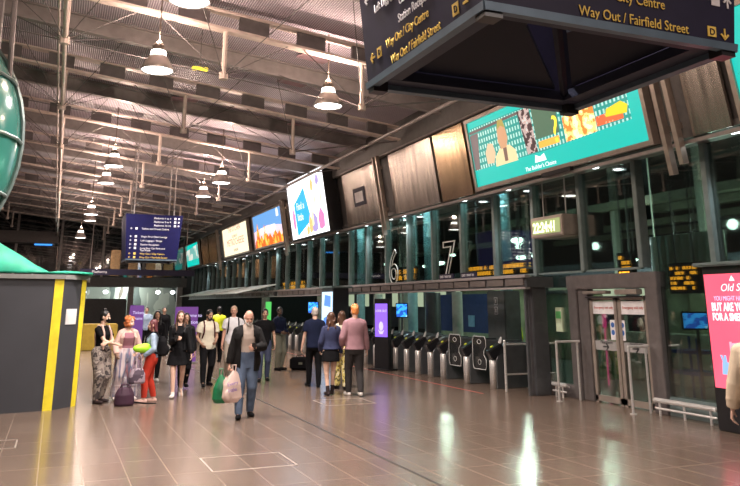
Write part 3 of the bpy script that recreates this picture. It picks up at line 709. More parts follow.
# ------------------------------------------------------------------ doors in the glass wall
t = empty('door_1', (XG, 11.78, 0), kind='structure')
bm = B()
bxb(bm, -.05, .10, .82, 1.14, 0, 2.16, .012); bxb(bm, -.09, .12, 1.14, 1.42, 0, 2.40, .012); bxb(bm, -.09, .12, -1.16, -.84, 0, 2.40, .012); bxb(bm, -.10, .13, -1.18, 1.44, 2.14, 2.42, .012)
build('door_frame', bm, M['frame'], t)
bm = B(); bxb(bm, -.20, -.05, -.75, -.15, 2.02, 2.12, .01); bxb(bm, -.20, -.05, .1, .8, 2.04, 2.10, .01); build('door_operator', bm, M['frame_lt'], t)
bm = B(); rod(bm, (-.12, .8, 1.98), (-.12, -.8, 1.98), .015); build('closer_arm', bm, M['blk'], t)
for y0, y1, nm in ((.015, .81, 0), (-.81, -.015, 1)):
    bm = B()
    for a in ((y0, y0+.08, .0, 2.0), (y1-.08, y1, 0, 2.0), (y0, y1, 1.92, 2.0), (y0, y1, .03, .14)): box(bm, -.03, .03, a[0], a[1], a[2], a[3])
    lf = build('door_leaf', bm, M['frame_lt'], t)
    bm = B(); box(bm, -.008, .008, y0+.08, y1-.08, .14, 1.92); build('door_glass', bm, M['glass_door'], lf)
    m = frame_mtx((-.01, 0, 0), (0,-1,0), (0,0,1))
    bm = B(); box(bm, -.012, -.009, y0+.08, y1-.08, 1.66, 1.90); build('notice_strip', bm, M['white'], lf)
    bm = B(); box(bm, -.012, -.009, y0+.08, y1-.08, .98, 1.15); build('frosted_band', bm, mat('frosted_band', (.30, .29, .28), .6), lf)
    cy_ = -(y0+y1)/2
    text('lettering', 'Emergency exit only', m, .068, cy_, 1.76, mat('red_print', (.5, .08, .06), .5), lf, d=.004, align='CENTER')
    text('lettering', 'Northern', m, .09, cy_+.02, 1.10, M['blk'], lf, d=.004, align='CENTER')
    bm = B(); arrow(bm, m, cy_+.0, 1.045, .18, 0, .004, .006); build('emblem', bm, M['blk'], lf)
    yy = .10 if nm == 0 else -.10
    bm = B(); box(bm, -.02, -.012, yy-.07 if nm else yy+.0-.0, yy+.07 if nm else yy+.14, 1.18, 1.55); pp = build('notice', bm, M['white'], lf)
    bm = B()
    for z in (1.46, 1.32): mtx = Matrix.Translation((-.021, (yy if nm else yy+.07), z)) @ Matrix.Rotation(R(90), 4, 'Y'); q = B(); lathe(q, [(.05, 0), (.05, .003)], 16); bmesh.ops.transform(q, matrix=mtx, verts=q.verts); merge(bm, q)
    build('notice_disc', bm, mat('notice_blue', (.03, .12, .4), .5), pp)
def hoop(y, xa, lab):
    bm = B(); tube(bm, [(xa, y, 0), (xa, y, 1.12), (XG-.15, y, 1.12)], .024, 10); lathe(bm, [(.06, 0), (.06, .015)], 16, (xa, y, 0)); tube(bm, [(XG-.2, y, 0), (XG-.2, y, 1.12)], .02, 8)
    build('barrier_rail', bm, M['inox'], smooth=False, label=lab, cat='rail')
hoop(12.85, 9.3, 'stainless barrier hoop left of the double doors'); hoop(10.92, 9.42, 'stainless barrier hoop right in front of the double doors')
def lowrail(y0, y1, lab):
    bm = B(); tube(bm, [(9.72, y0, .25), (9.72, y1, .25)], .04, 10); tube(bm, [(9.72, y0, .12), (9.72, y1, .12)], .02, 8)
    for y in (y0-.1, (y0+y1)/2, y1+.1): tube(bm, [(9.72, y, .25), (9.88, y, .2)], .02, 8); tube(bm, [(9.72, y, .25), (9.72, y, 0)], .02, 8)
    build('low_rail', bm, M['inox'], label=lab, cat='rail')
lowrail(13.62, 13.2, 'low steel bumper rail left of the doors'); lowrail(10.7, 9.4, 'low steel bumper rail between the doors and the pink totem')
bm = B(); bxb(bm, XG-.05, XG+.03, 13.5, 13.72, 1.28, 1.78, .005); o = build('notice_board', bm, mat('notice_pale_green', (.55, .65, .45), .6), label='small pale notice fixed to the glass left of the double doors', cat='notice')
bm = B(); box(bm, XG-.055, XG-.05, 13.52, 13.7, 1.55, 1.7); build('green_field', bm, mat('notice_green', (.1, .4, .12), .6), o)

# ------------------------------------------------------------------ totems and kiosk
def totem(loc, rz, L, H_, lab, scr_m, z0=.62, th=.36):
    t = empty('advertising_totem', loc, rz, label=lab, cat='totem')
    bm = B(); bxb(bm, 0, th, -L/2, L/2, 0, H_, .02); build('body', bm, M['blk'], t)
    bm = B(); bxb(bm, -.10, th+.1, -L/2-.1, L/2+.1, H_, H_+.06, .02); build('top_canopy', bm, M['mullion'], t)
    m = frame_mtx((0, 0, 0), (0,-1,0), (0,0,1))
    bm = B(); slab(bm, m, -L/2+.05, L/2-.05, z0, H_-.12, 0, .01); s = build('screen', bm, scr_m, t)
    return t, s, m
PINK = patt('screen_pink', [(.85, .07, .14), (.95, .12, .20)], 1.2, const=False, emit=.85)
t, s, m = totem((9.45, 8.45, 0), 0, 1.35, 2.42, 'large black totem with a glowing pink advert, right edge', PINK)
u0 = -.60
text('brand_lettering', 'Old Spice', m, .16, u0+.27, 2.04, M['adwhite'], s, d=.012, shear=.3)
bm = B(); poly(bm, m, [(u0+.46, 2.19), (u0+.56, 2.19), (u0+.545, 2.22), (u0+.51, 2.27), (u0+.475, 2.22)], .01, .014); build('emblem', bm, M['adwhite'], s)
M['adlav'] = glow('advert_lavender', (.75, .65, 1), 1.2)
text('slogan', 'YOU MIGHT HAVE A', m, .10, u0+.13, 1.90, M['adlav'], s, d=.012, sx=.72)
text('slogan', 'BUT ARE YOU', m, .17, u0+.07, 1.75, M['adwhite'], s, d=.012, sx=.62, bold=.006)
text('slogan', 'FOR A SMELL', m, .15, u0+.07, 1.61, M['adwhite'], s, d=.012, sx=.68, bold=.006)
bm = B(); poly(bm, m, [(u0+.36, 1.02), (u0+.9, 1.08), (u0+.9, 1.32), (u0+.36, 1.28)], .01, .014); poly(bm, m, [(u0+.33, .8), (u0+.37, .8), (u0+.37, 1.3), (u0+.33, 1.3)], .01, .014)
build('picture_flag', bm, glow('ad_pale_pink', (1, .45, .6), 1.2), s)
bm = B(); poly(bm, m, [(u0+.14, .82), (u0+.30, .82), (u0+.28, 1.0), (u0+.16, 1.0)], .01, .014); poly(bm, m, [(u0+.19, 1.0), (u0+.25, 1.0), (u0+.24, 1.1), (u0+.20, 1.1)], .01, .014); poly(bm, m, [(u0+.13, 1.1), (u0+.17, 1.1), (u0+.2, 1.0), (u0+.18, .98)], .01, .014)
build('picture_bottle', bm, glow('ad_lightblue', (.35, .6, .95), 1.1), s)
t, s, m = totem((8.35, 24.0, 0), 0, 1.15, 2.36, 'black totem with a white and blue lit screen behind the walking group', glow('led_pale', (.6, .8, 1), 1.5), .5, .55)
bm = B(); poly(bm, m, [(-.4, 1.0), (.4, 1.1), (.3, 1.5), (-.3, 1.4)], .01, .014); poly(bm, m, [(-.3, 1.8), (.35, 1.75), (.35, 2.1), (-.2, 2.15)], .01, .014); build('picture', bm, glow('ad_blue3', (.1, .3, .9), 1.2), s)
t = empty('information_kiosk', (8.95, 20.75, 0), R(22), label='slim black kiosk with a glowing purple screen in front of the gates', cat='kiosk')
bm = B(); bxb(bm, -.06, .06, -.30, .30, .03, 2.0, .015); build('body', bm, M['blk'], t)
bm = B(); bxb(bm, -.22, .22, -.4, .4, 0, .04, .01); build('base', bm, M['blk'], t)
m = frame_mtx((-.06, 0, 0), (0,-1,0), (0,0,1))
bm = B(); slab(bm, m, -.25, .25, .92, 1.86, 0, .008); s = build('screen', bm, glow('screen_violet', (.27, .12, .95), 1.5), t)
text('lettering', 'LOOK OUT', m, .10, 0, 1.62, M['adlav'], s, d=.01, align='CENTER', sx=.9)
bm = B(); ell(bm, m @ V((0, 1.22, .012)), (.01, .09, .13)); poly(bm, m, [(-.12, 1.12), (-.06, 1.0), (.06, 1.0), (.12, 1.12), (.05, 1.08), (-.05, 1.08)], .008, .014); build('picture_hands', bm, M['adlav'], s)
# free-standing purple signs at far left
PUR = glow('purple_panel', (.22, .06, .36), .75)
def purple(x, y, w_, h_, rows, lab):
    t = empty('information_sign', (x, y, 0), R(8), label=lab, cat='sign')
    bm = B(); bxb(bm, -w_/2, w_/2, -.04, .04, .05, h_, .01); build('panel', bm, PUR, t)
    bm = B(); bxb(bm, -w_/2-.05, w_/2+.05, -.2, .2, 0, .05, .01); build('base', bm, M['steel_mid'], t)
    m = frame_mtx((0, -.04, 0), (1,0,0), (0,0,1))
    for i, st in enumerate(rows): text('lettering', st, m, .15, -w_/2+.1, h_-.32-.21*i, M['adlav'], t, d=.004)
purple(4.0, 25.4, .74, 1.76, ['Welcome to', 'the station', 'Trains', 'Trams', 'Buses', 'Taxis'], 'wider purple information sign with text rows behind the man in the cream tee')
purple(2.92, 30.5, .52, 1.80, ['Tickets', 'Trains'], 'narrow purple sign behind the woman in the denim jacket')
bm = B(); bxb(bm, -.13, .13, -.03, .03, 0, 1.95, .01); o = build('banner_stand', bm, glow('green_panel', (.12, .75, .15), .9), label='narrow bright green banner left of the far standing man', cat='sign'); o.location = (9.0, 34.0, 0)
for (x, y, z, rz, w_, h_, lb) in ((9.9, 30.2, 1.5, 60, .40, .42, 'small blue screen above the far ticket gates'), (10.4, 22.55, 1.45, 60, .34, .40, 'small blue screen just right of the purple kiosk'), (11.4, 11.25, 1.40, 60, .5, .28, 'blue information screen behind the glass beside the pink totem')):
    t = empty('information_screen', (x, y, z), R(rz-90), label=lb, cat='screen')
    bm = B(); bxb(bm, -w_/2-.03, w_/2+.03, -.03, .03, -.03, h_+.03, .01); build('casing', bm, M['blk'], t)
    bm = B(); box(bm, -w_/2, w_/2, -.035, -.03, 0, h_); build('display', bm, patt('screen_blue', [(.02,.1,.5), (.05,.4,1), (.5,.8,1)], 9, emit=1.4), t)
    bm = B(); rod(bm, (0, .0, -.03), (0, 0, -z), .03); build('stand_pole', bm, M['gate'], t)

# ------------------------------------------------------------------ hoarding with green tarpaulin
t = empty('hoarding', (0, 15.3, 0), label='tall charcoal hoarding enclosure with yellow corner strips, left edge', cat='hoarding')
pts = [(-5.5, 14.45), (.12, 15.3), (.52, 15.78), (.6, 17.6), (-5.5, 17.6)]
bm = B(); m = Matrix.Translation((0, -15.3, 0)); poly(bm, m, pts, 0, 2.30); build('panel_wall', bm, M['hoard'], t)
def strip(p, q, d=.012, z0=0, z1=2.30, mt_=None, nm='corner_strip', w0=0):
    p, q = V((p[0], p[1]-15.3, 0)), V((q[0], q[1]-15.3, 0)); u = (q-p).normalized(); m = frame_mtx(p, u, (0,0,1)); bm = B(); slab(bm, m, w0, (q-p).length, z0, z1, 0, d); return build(nm, bm, mt_, t)
dv = (V((.12, 15.3))-V((-5.5, 14.45))).normalized()
p0 = V((.12, 15.3))-dv*.16
strip(p0, (.12, 15.3), mt_=M['yellow'])
dv2 = (V((.52, 15.78))-V((.12, 15.3))).normalized()
p1 = V((.52, 15.78))-dv2*.12
strip(p1, (.52, 15.78), mt_=M['yellow'])
q0 = V((.12, 15.3))+dv2*.13; q1 = V((.12, 15.3))+dv2*.42
strip(q0, q1, z0=1.48, z1=1.76, mt_=M['white'], nm='notice'); 
bm = B(); m = Matrix.Translation((0, -15.3, 0)); poly(bm, m, [(-5.55, 14.40), (.14, 15.25), (.58, 15.76), (.66, 17.66), (-5.55, 17.66)], 2.30, 2.38); build('top_rail', bm, mat('rail_pale', (.22, .22, .21), .6), t)
bm = B()
nx, ny = 24, 10; grid = []
for i in range(nx+1):
    row = []
    for j in range(ny+1):
        x = -5.6+6.22*i/nx; y = (14.42+.88*(x+5.6)/5.75)+2.2*j/ny if x < .2 else 15.45+2.2*j/ny
        k = max(0, min(1.6, (-.15-x)/.9)); y = y if j != 1 else y-.19; z = 2.43+(0 if j == 0 else (.50*k**1.15+.015*math.sin(i*1.7+j)+.015*math.sin(j*2.3)))
        row.append(bm.verts.new((x, y-.0, z)))
    grid.append(row)
for i in range(nx):
    for j in range(ny): bm.faces.new((grid[i][j], grid[i+1][j], grid[i+1][j+1], grid[i][j+1]))
r_ = bmesh.ops.extrude_face_region(bm, geom=bm.faces[:]); bmesh.ops.translate(bm, vec=(0, 0, -.03), verts=[v for v in r_['geom'] if isinstance(v, bmesh.types.BMVert)])
build('tarpaulin', bm, M['green'], smooth=True, label='green tarpaulin draped over the top of the charcoal hoarding', cat='tarpaulin')

# curved glazed mezzanine balcony at upper left, simplified to an egg shape
t = empty('glazed_balcony', (-2.22, 12.2, 2.6), label='bulging green-tinted glazed mezzanine balcony at the upper left edge', cat='pod')
bm = B(); ell(bm, (0, 0, 1.6), (1.5, 1.5, 1.95), seg=32); build('glass_shell', bm, M['balcony_glass'], t, True)
for k_ in range(0, 360, 45):
    bm = B(); q = [V((1.53*math.cos(R(a))*math.cos(R(k_)), 1.53*math.cos(R(a))*math.sin(R(k_)), 1.6+1.98*math.sin(R(a)))) for a in range(-80, 81, 10)]; tube(bm, q, .035, 6); build('rib', bm, M['mullion'], t)
for z in (.8, 1.6, 2.5):
    bm = B(); r_ = 1.53*math.sqrt(1-((z-1.6)/1.98)**2); q = [V((r_*math.cos(R(a)), r_*math.sin(R(a)), z)) for a in range(0, 361, 15)]; tube(bm, q, .025, 6); build('hoop', bm, M['mullion'], t)
M['balcony_lamp'] = glow('balcony_bracket_lamp_lit', (.75, 1, .45), 2.5)
for z_, a_ in ((1.30, -38), (.85, -34)):
    r2 = 1.55*math.sqrt(1-((z_-1.6)/1.98)**2); p_ = V((r2*math.cos(R(a_)), r2*math.sin(R(a_)), z_)); q_ = V((r2*math.cos(R(a_-32)), r2*math.sin(R(a_-32)), z_))
    bm = B(); cap(bm, p_, q_, .03, .03); ell(bm, p_, (.07, .07, .05)); build('bracket_lamp', bm, M['balcony_lamp'], t, True)
l = bpy.data.lights.new('balcony_light', 'POINT'); l.energy = 8; l.color = (.7, 1, .6); l.shadow_soft_size = .05; lo = bpy.data.objects.new('balcony_light', l); COL.objects.link(lo); lo.parent = t; lo.location = (1.45, -1.0, .95)
bm = B(); rod(bm, (0, 0, 3.4), (0, 0, 5.9), .2); rod(bm, (1.0, .2, 2.9), (.9, .2, 6.0), .06); rod(bm, (1.25, -.1, 2.5), (1.1, -.1, 6.0), .04); build('hanger_post', bm, M['steel_dark'], t)
bm = B(); lathe(bm, [(.0, .0), (.30, .01), (.42, .16), (.40, .30), (.1, .34)], 24); o = build('drum_lamp', bm, M['panel'], smooth=True, label='round ribbed metal drum fitting cut by the top left corner', cat='lamp'); o.location = (-.85, 9.0, 5.95)
bm = B(); rod(bm, (-.85, 9.0, 6.28), (-.85, 9.0, zc(-.85)), .02); oo = build('hanger', bm, M['steel_dark'], None); oo.parent = o; oo.matrix_parent_inverse = Matrix.Translation(-o.location)

# yellow lit fitting on the ceiling
bm = B(); bxb(bm, -.18, .18, -.06, .06, 0, .08, .02); o = build('ceiling_light', bm, M['yellow_led'], label='small glowing yellow fitting under the ceiling between the two large lamps', cat='light'); o.location = (2.5, 16.05, 6.9)
bm = B(); rod(bm, (0, 0, .08), (0, 0, zc(2.5)-6.9), .01); build('hanger', bm, M['steel_dark'], o)

# ------------------------------------------------------------------ beyond the glass
pl = [(16, 24.2, 4.2, 1.0), (16.6, 24.9, 3.6, .8), (16.5, 23.7, 3.6, .8), (16, 30.5, 3.65, .9), (16, 15.5, 3.4, .8), (18, 20.2, 3.3, .5), (18, 33, 4.2, .7), (20, 40, 4, .8), (14.5, 11.8, 2.75, .5), (14.5, 12.4, 2.6, .4), (22, 22.3, 4, .6), (24, 36, 5.2, .8), (17, 19.3, 2.7, .5), (21, 48, 4.5, .8), (15, 12.1, 3.1, .5)]
for i, (x, y, z, s_) in enumerate(pl):
    t = empty('platform_floodlight', (x, y, z), label='bright greenish floodlight glowing on the platforms beyond the glass', cat='light', group='platform floodlights')
    bm = B(); ell(bm, (0,0,0), (.20*s_, .30*s_, .11*s_)); build('lens', bm, M['flood'], t, True)
    bm = B(); bxb(bm, -.2*s_, .2*s_, -.3*s_, .3*s_, .08*s_, .16*s_, .02*s_); rod(bm, (0, 0, .1*s_), (0, 0, 6.6-z), .02); build('bracket', bm, M['steel_dark'], t)
for (x, y, z, e_) in ((16, 24.2, 4.0, 200), (18, 14, 3.8, 200), (19, 36, 4, 130), (15.4, 19, 3.6, 170), (22, 50, 4.2, 160), (14, 12.5, 3.6, 160)):
    l = bpy.data.lights.new('platform_light', 'POINT'); l.energy = e_; l.color = (.72, 1, .82); l.shadow_soft_size = .12; lo = bpy.data.objects.new('platform_light', l); COL.objects.link(lo); lo.location = (x, y, z)
for i, (x, y, h_) in enumerate(((15.8, 24.8, 5.5), (15, 14.2, 4.6), (18, 21, 5), (14, 30, 5), (16, 12, 5.5), (20, 17, 5), (17, 37, 6), (19, 28, 6))):
    bm = B(); bxb(bm, -.11, .11, -.11, .11, 0, 6.6, .01); o = build('platform_column', bm, M['cream'], label='pale square column standing on the platforms beyond the glass', cat='column', group='platform columns'); o.location = (x, y, 0)
for i, (x, y, l_) in enumerate(((17, 22, 16), (22, 30, 30), (19, 14, 12), (25, 22, 24))):
    bm = B(); box(bm, -.2, .2, -l_/2, l_/2, 0, .25); o = build('platform_girder', bm, mat('girder_olive', (.20, .20, .14), .6), kind='structure'); o.location = (x, y, 4.9)
# blue hoarding with white notices, low counter, train side
t = empty('blue_hoarding', (14.2, 24.5, 0), label='navy blue hoarding with two white notices beyond the gates', cat='hoarding')
bm = B(); box(bm, -.1, .1, -2.8, 2.8, .85, 2.2); build('board', bm, mat('hoarding_blue', (.03, .05, .16), .5), t)
bm = B(); box(bm, -.14, .14, -3, 3, 0, .85); build('base_wall', bm, mat('pale_green_base', (.28, .34, .22), .6), t)
M['nsky'] = mat('notice_sky', (.25, .45, .6), .6)
for y in (-1.4, .0): bm = B(); box(bm, -.12, -.1, y-.22, y+.22, 1.05, 1.45); build('notice', bm, M['nsky'], t)
t = empty('train', (20.5, 30, 0), label='dark train with a band of lit windows standing at the far platform', cat='train')
bm = B(); bxb(bm, -1.3, 1.3, -22, 22, .5, 3.4, .15); build('car_body', bm, mat('train_side', (.12, .13, .16), .35, .4), t)
M['train_win'] = glow('train_window_lit', (.75, .9, .6), .5)
for k_ in range(16): bm = B(); box(bm, -1.32, -1.30, -21+2.7*k_, -19.4+2.7*k_, 1.7, 2.5); build('window', bm, M['train_win'], t)
for k_ in range(8): bm = B(); box(bm, -1.1, 1.1, -20.5+5.6*k_, -18+5.6*k_, 0, .5); build('bogie', bm, M['blk'], t)
bm = B(); bxb(bm, -.3, .3, -1.8, 1.8, 0, 1.15, .02); o = build('counter', bm, mat('counter_pale', (.40, .42, .32), .5), label='pale green counter on the platform behind the doors', cat='counter'); o.location = (14.0, 15.4, 0)
bm = B(); bxb(bm, -.2, .2, -.22, .22, .9, 1.35, .02); bxb(bm, -.2, .2, -.3, .3, 0, .9, .02); o = build('vending_machine', bm, mat('vending_green', (.12, .30, .10), .6), label='green lit machine seen through the left door glass', cat='machine'); o.location = (13.2, 16.2, 0)
bm = B(); bxb(bm, -.03, .03, -.05, .05, 1.3, 1.75, .01); rod(bm, (0, 0, 0), (0, 0, 1.3), .02); o = build('sign_post', bm, glow('pink_light', (1, .08, .3), .7), label='thin glowing pink sign seen through the left door glass', cat='sign'); o.location = (12.2, 14.9, 0)
bm = B()
for k_ in range(9): rod(bm, (0, -1.0+.25*k_, 0), (0, -1.0+.25*k_, 1.25), .11, 10)
rod(bm, (0, -1.1, 1.25), (0, 1.1, 1.25), .02); rod(bm, (0, -1, 1.25), (0, -1, 4.4), .02); rod(bm, (0, 1, 1.25), (0, 1, 4.4), .02)
o = build('roller_curtain', bm, mat('curtain_pale_green', (.45, .52, .42), .6), label='pale ribbed hanging shutter behind the glass right of the doors', cat='shutter'); o.location = (13.6, 13.5, 2.2)
for (x, y, w_, z1, lb) in ((17.2, 23.0, 2.2, 2.2, 'olive kiosk block on the platform beyond the wide orange board'), (17.5, 28.5, 3.0, 2.6, 'long olive kiosk block on the platform behind the numeral seven'), (17.0, 17.0, 1.6, 2.3, 'olive kiosk block on the platform behind the clock')):
    t = empty('platform_kiosk', (x, y, 0), label=lb, cat='kiosk'); bm = B(); bxb(bm, -.8, .8, -w_/2, w_/2, 0, z1, .04); build('body', bm, mat('kiosk_olive', (.34, .36, .22), .6, var=.4, scale=1.5), t)
    bm = B(); bxb(bm, -.95, .9, -w_/2-.1, w_/2+.1, z1, z1+.12, .02); build('roof', bm, M['steel_mid'], t)
# shelves and blue trolley behind the glass, right
bm = B()
for z in (.5, .9): box(bm, -.3, .3, -.4, .4, z, z+.06)
for sx in (-.28, .28):
    for sy in (-.38, .38): rod(bm, (sx, sy, 0), (sx, sy, 1.2), .025)
o = build('trolley', bm, mat('trolley_blue', (.03, .08, .35), .5), label='blue metal trolley behind the glass right of the doors', cat='trolley'); o.location = (11.9, 11.9, 0)
bm = B(); bxb(bm, -.15, .15, -.25, .25, 0, 1.0, .03); o = build('cabinet', bm, M['gate'], label='grey cabinet behind the glass beside the blue screen', cat='cabinet'); o.location = (11.5, 10.35, 0)
bm = B()
for z in (.35, .55, .75): q = B(); lathe(q, [(.03, 0), (.03, .01)], 12); bmesh.ops.transform(q, matrix=Matrix.Translation((-.155, 0, z)) @ Matrix.Rotation(R(-90), 4, 'Y'), verts=q.verts); merge(bm, q)
build('button', bm, M['white'], o)

# far shopfront: counters and lamps
for i, x in enumerate((-1.6, 1.9, 3.4, 5.2, 7.2, 8.3)):
    bm = B(); ell(bm, (0, 0, 0), (.17, .14, .13)); o = build('shop_light', bm, M['downlight'], smooth=True, label='round white shop light glowing at the far end of the hall', cat='light', group='shop lights at the far end'); o.location = (x, 60.1, 2.72)
    bm = B(); rod(bm, (0, 0, .1), (0, 0, .45), .02); build('hanger', bm, M['steel_dark'], o)
for x in (0, 5): 
    l = bpy.data.lights.new('shop_lamp', 'POINT'); l.energy = 220; l.color = (.9, 1, .95); l.shadow_soft_size = .05; lo = bpy.data.objects.new('shop_lamp', l); COL.objects.link(lo); lo.location = (x, 60.6, 2.8)
bm = B(); bxb(bm, -1.3, .9, -.4, .4, 0, 1.05, .03); o = build('shop_counter', bm, mat('counter_yellow', (.38, .26, .03), .5), label='yellow counter behind the two women at left', cat='counter'); o.location = (1.6, 34, 0)
bm = B(); bxb(bm, -2.4, 2.4, -.3, .3, 0, 2.2, .03); o = build('shop_cabinet', bm, M['dkgrey'], label='dark shop cabinet at the far end behind the yellow counter', cat='cabinet'); o.location = (2.2, 56, 0)
bm = B(); bxb(bm, -.6, .6, -.04, .04, 0, .7, .02); o = build('wall_screen', bm, M['blue_scr'], label='small blue screen on the dark end wall above the tarpaulin', cat='screen'); o.location = (-1.2, 59.7, 6.0)
for i, x in enumerate((3.9, 5.2, 6.5, 7.8)):  # gold reflections in the dark end glass, shaped as golden panels
    bm = B(); bxb(bm, -.35, .35, -.04, .04, 0, 1.9, .02); o = build('wall_panel', bm, M['panel_gold'], label='golden panel standing in for a reflection high on the end wall behind the far sign', cat='panel', group='golden end wall panels'); o.location = (x, 59.8, 3.9)
for i, (x, y) in enumerate(((8.38, 36), (8.38, 42), (8.38, 48))):
    bm = B(); mm = Matrix.Rotation(R(-12), 4, 'Y'); bxb(bm, -1.0, .9, -2.3, 2.3, 0, .05, .01, mm); o = build('glass_awning', bm, mat('awning_pale', (.75, .82, .78), .3), label='pale glass awning over the far gates, %s of three' % ('nearest', 'middle', 'farthest')[i], cat='awning'); o.location = (x, y, 2.5)

# floor marks: groove, access covers
M['groove'] = mat('floor_groove_dark', (.03, .025, .022), .5)
bm = B(); box(bm, 3.92, 3.96, 4, 58, .0, .003); build('trim_70', bm, M['groove'], kind='structure')
M['cover_edge'] = mat('access_cover_edge', (.42, .36, .32), .4, .3)
for (x0, x1, y0, y1) in ((1.83, 2.85, 9.15, 10.0), (4.9, 5.9, 14.0, 14.9), (-1.2, -.3, 11.6, 12.3)):
    bm = B()
    for a in ((x0, x1, y0, y0+.02), (x0, x1, y1-.02, y1), (x0, x0+.02, y0, y1), (x1-.02, x1, y0, y1)): box(bm, a[0], a[1], a[2], a[3], 0, .003)
    build('trim_71', bm, M['cover_edge'], kind='structure')
bm = B(); box(bm, 8.6, 8.64, 14.6, 34, 0, .003); build('trim_72', bm, mat('line_red', (.5, .12, .10), .4), kind='structure')

# ------------------------------------------------------------------ people
def remesh(bm, vox, smooth=3):
    me = bpy.data.meshes.new('tmp'); bm.to_mesh(me); bm.free()
    o = bpy.data.objects.new('tmp', me); COL.objects.link(o)
    md = o.modifiers.new('r', 'REMESH'); md.mode = 'VOXEL'; md.voxel_size = vox
    if smooth: sm = o.modifiers.new('s', 'SMOOTH'); sm.iterations = smooth; sm.factor = .5
    dg = bpy.context.evaluated_depsgraph_get(); r = bpy.data.meshes.new_from_object(o.evaluated_get(dg))
    bpy.data.objects.remove(o); bpy.data.meshes.remove(me)
    r.polygons.foreach_set('use_smooth', [True]*len(r.polygons)); return r
def ik(a, c, l1, l2, pole):
    d = c-a; L = d.length; mx = (l1+l2)*.998
    if L > mx: c = a+d*(mx/L); d = c-a; L = mx
    t = (l1*l1-l2*l2+L*L)/(2*L); h = math.sqrt(max(1e-6, l1*l1-t*t)); dn = d/L
    p = pole-dn*pole.dot(dn); p.normalize(); return a+dn*t+p*h, c
SKIN = {'light': mat('skin_light', (.62, .40, .30), .55, var=.05), 'ruddy': mat('skin_ruddy', (.60, .33, .24), .55, var=.06), 'tan': mat('skin_tan', (.42, .25, .17), .55, var=.05), 'dark': mat('skin_dark', (.10, .055, .035), .5, var=.08)}
HAIR = {'black': mat('hair_black', (.006, .005, .005), .45, scale=40, stretch=(3,3,.5)), 'brown': mat('hair_brown', (.075, .032, .016), .45, scale=40, var=.35, stretch=(3,3,.5)), 'red': mat('hair_orange_red', (.50, .15, .04), .5, scale=30, var=.3),
        'ginger': mat('hair_ginger', (.62, .22, .06), .5, scale=30, var=.25), 'auburn': mat('hair_dark_auburn', (.10, .02, .025), .45, scale=30, var=.3), 'grey': mat('hair_grey', (.42, .38, .34), .6, scale=30, var=.2), 'white': mat('hair_white', (.62, .58, .54), .6, scale=30, var=.15), 'sandy': mat('hair_sandy_grey', (.42, .30, .20), .55, scale=30, var=.2)}
EYE = mat('eye_dark', (.02, .015, .012), .2); LIP = mat('lip', (.42, .16, .14), .5)
T = lambda *a: Matrix.Translation(a)
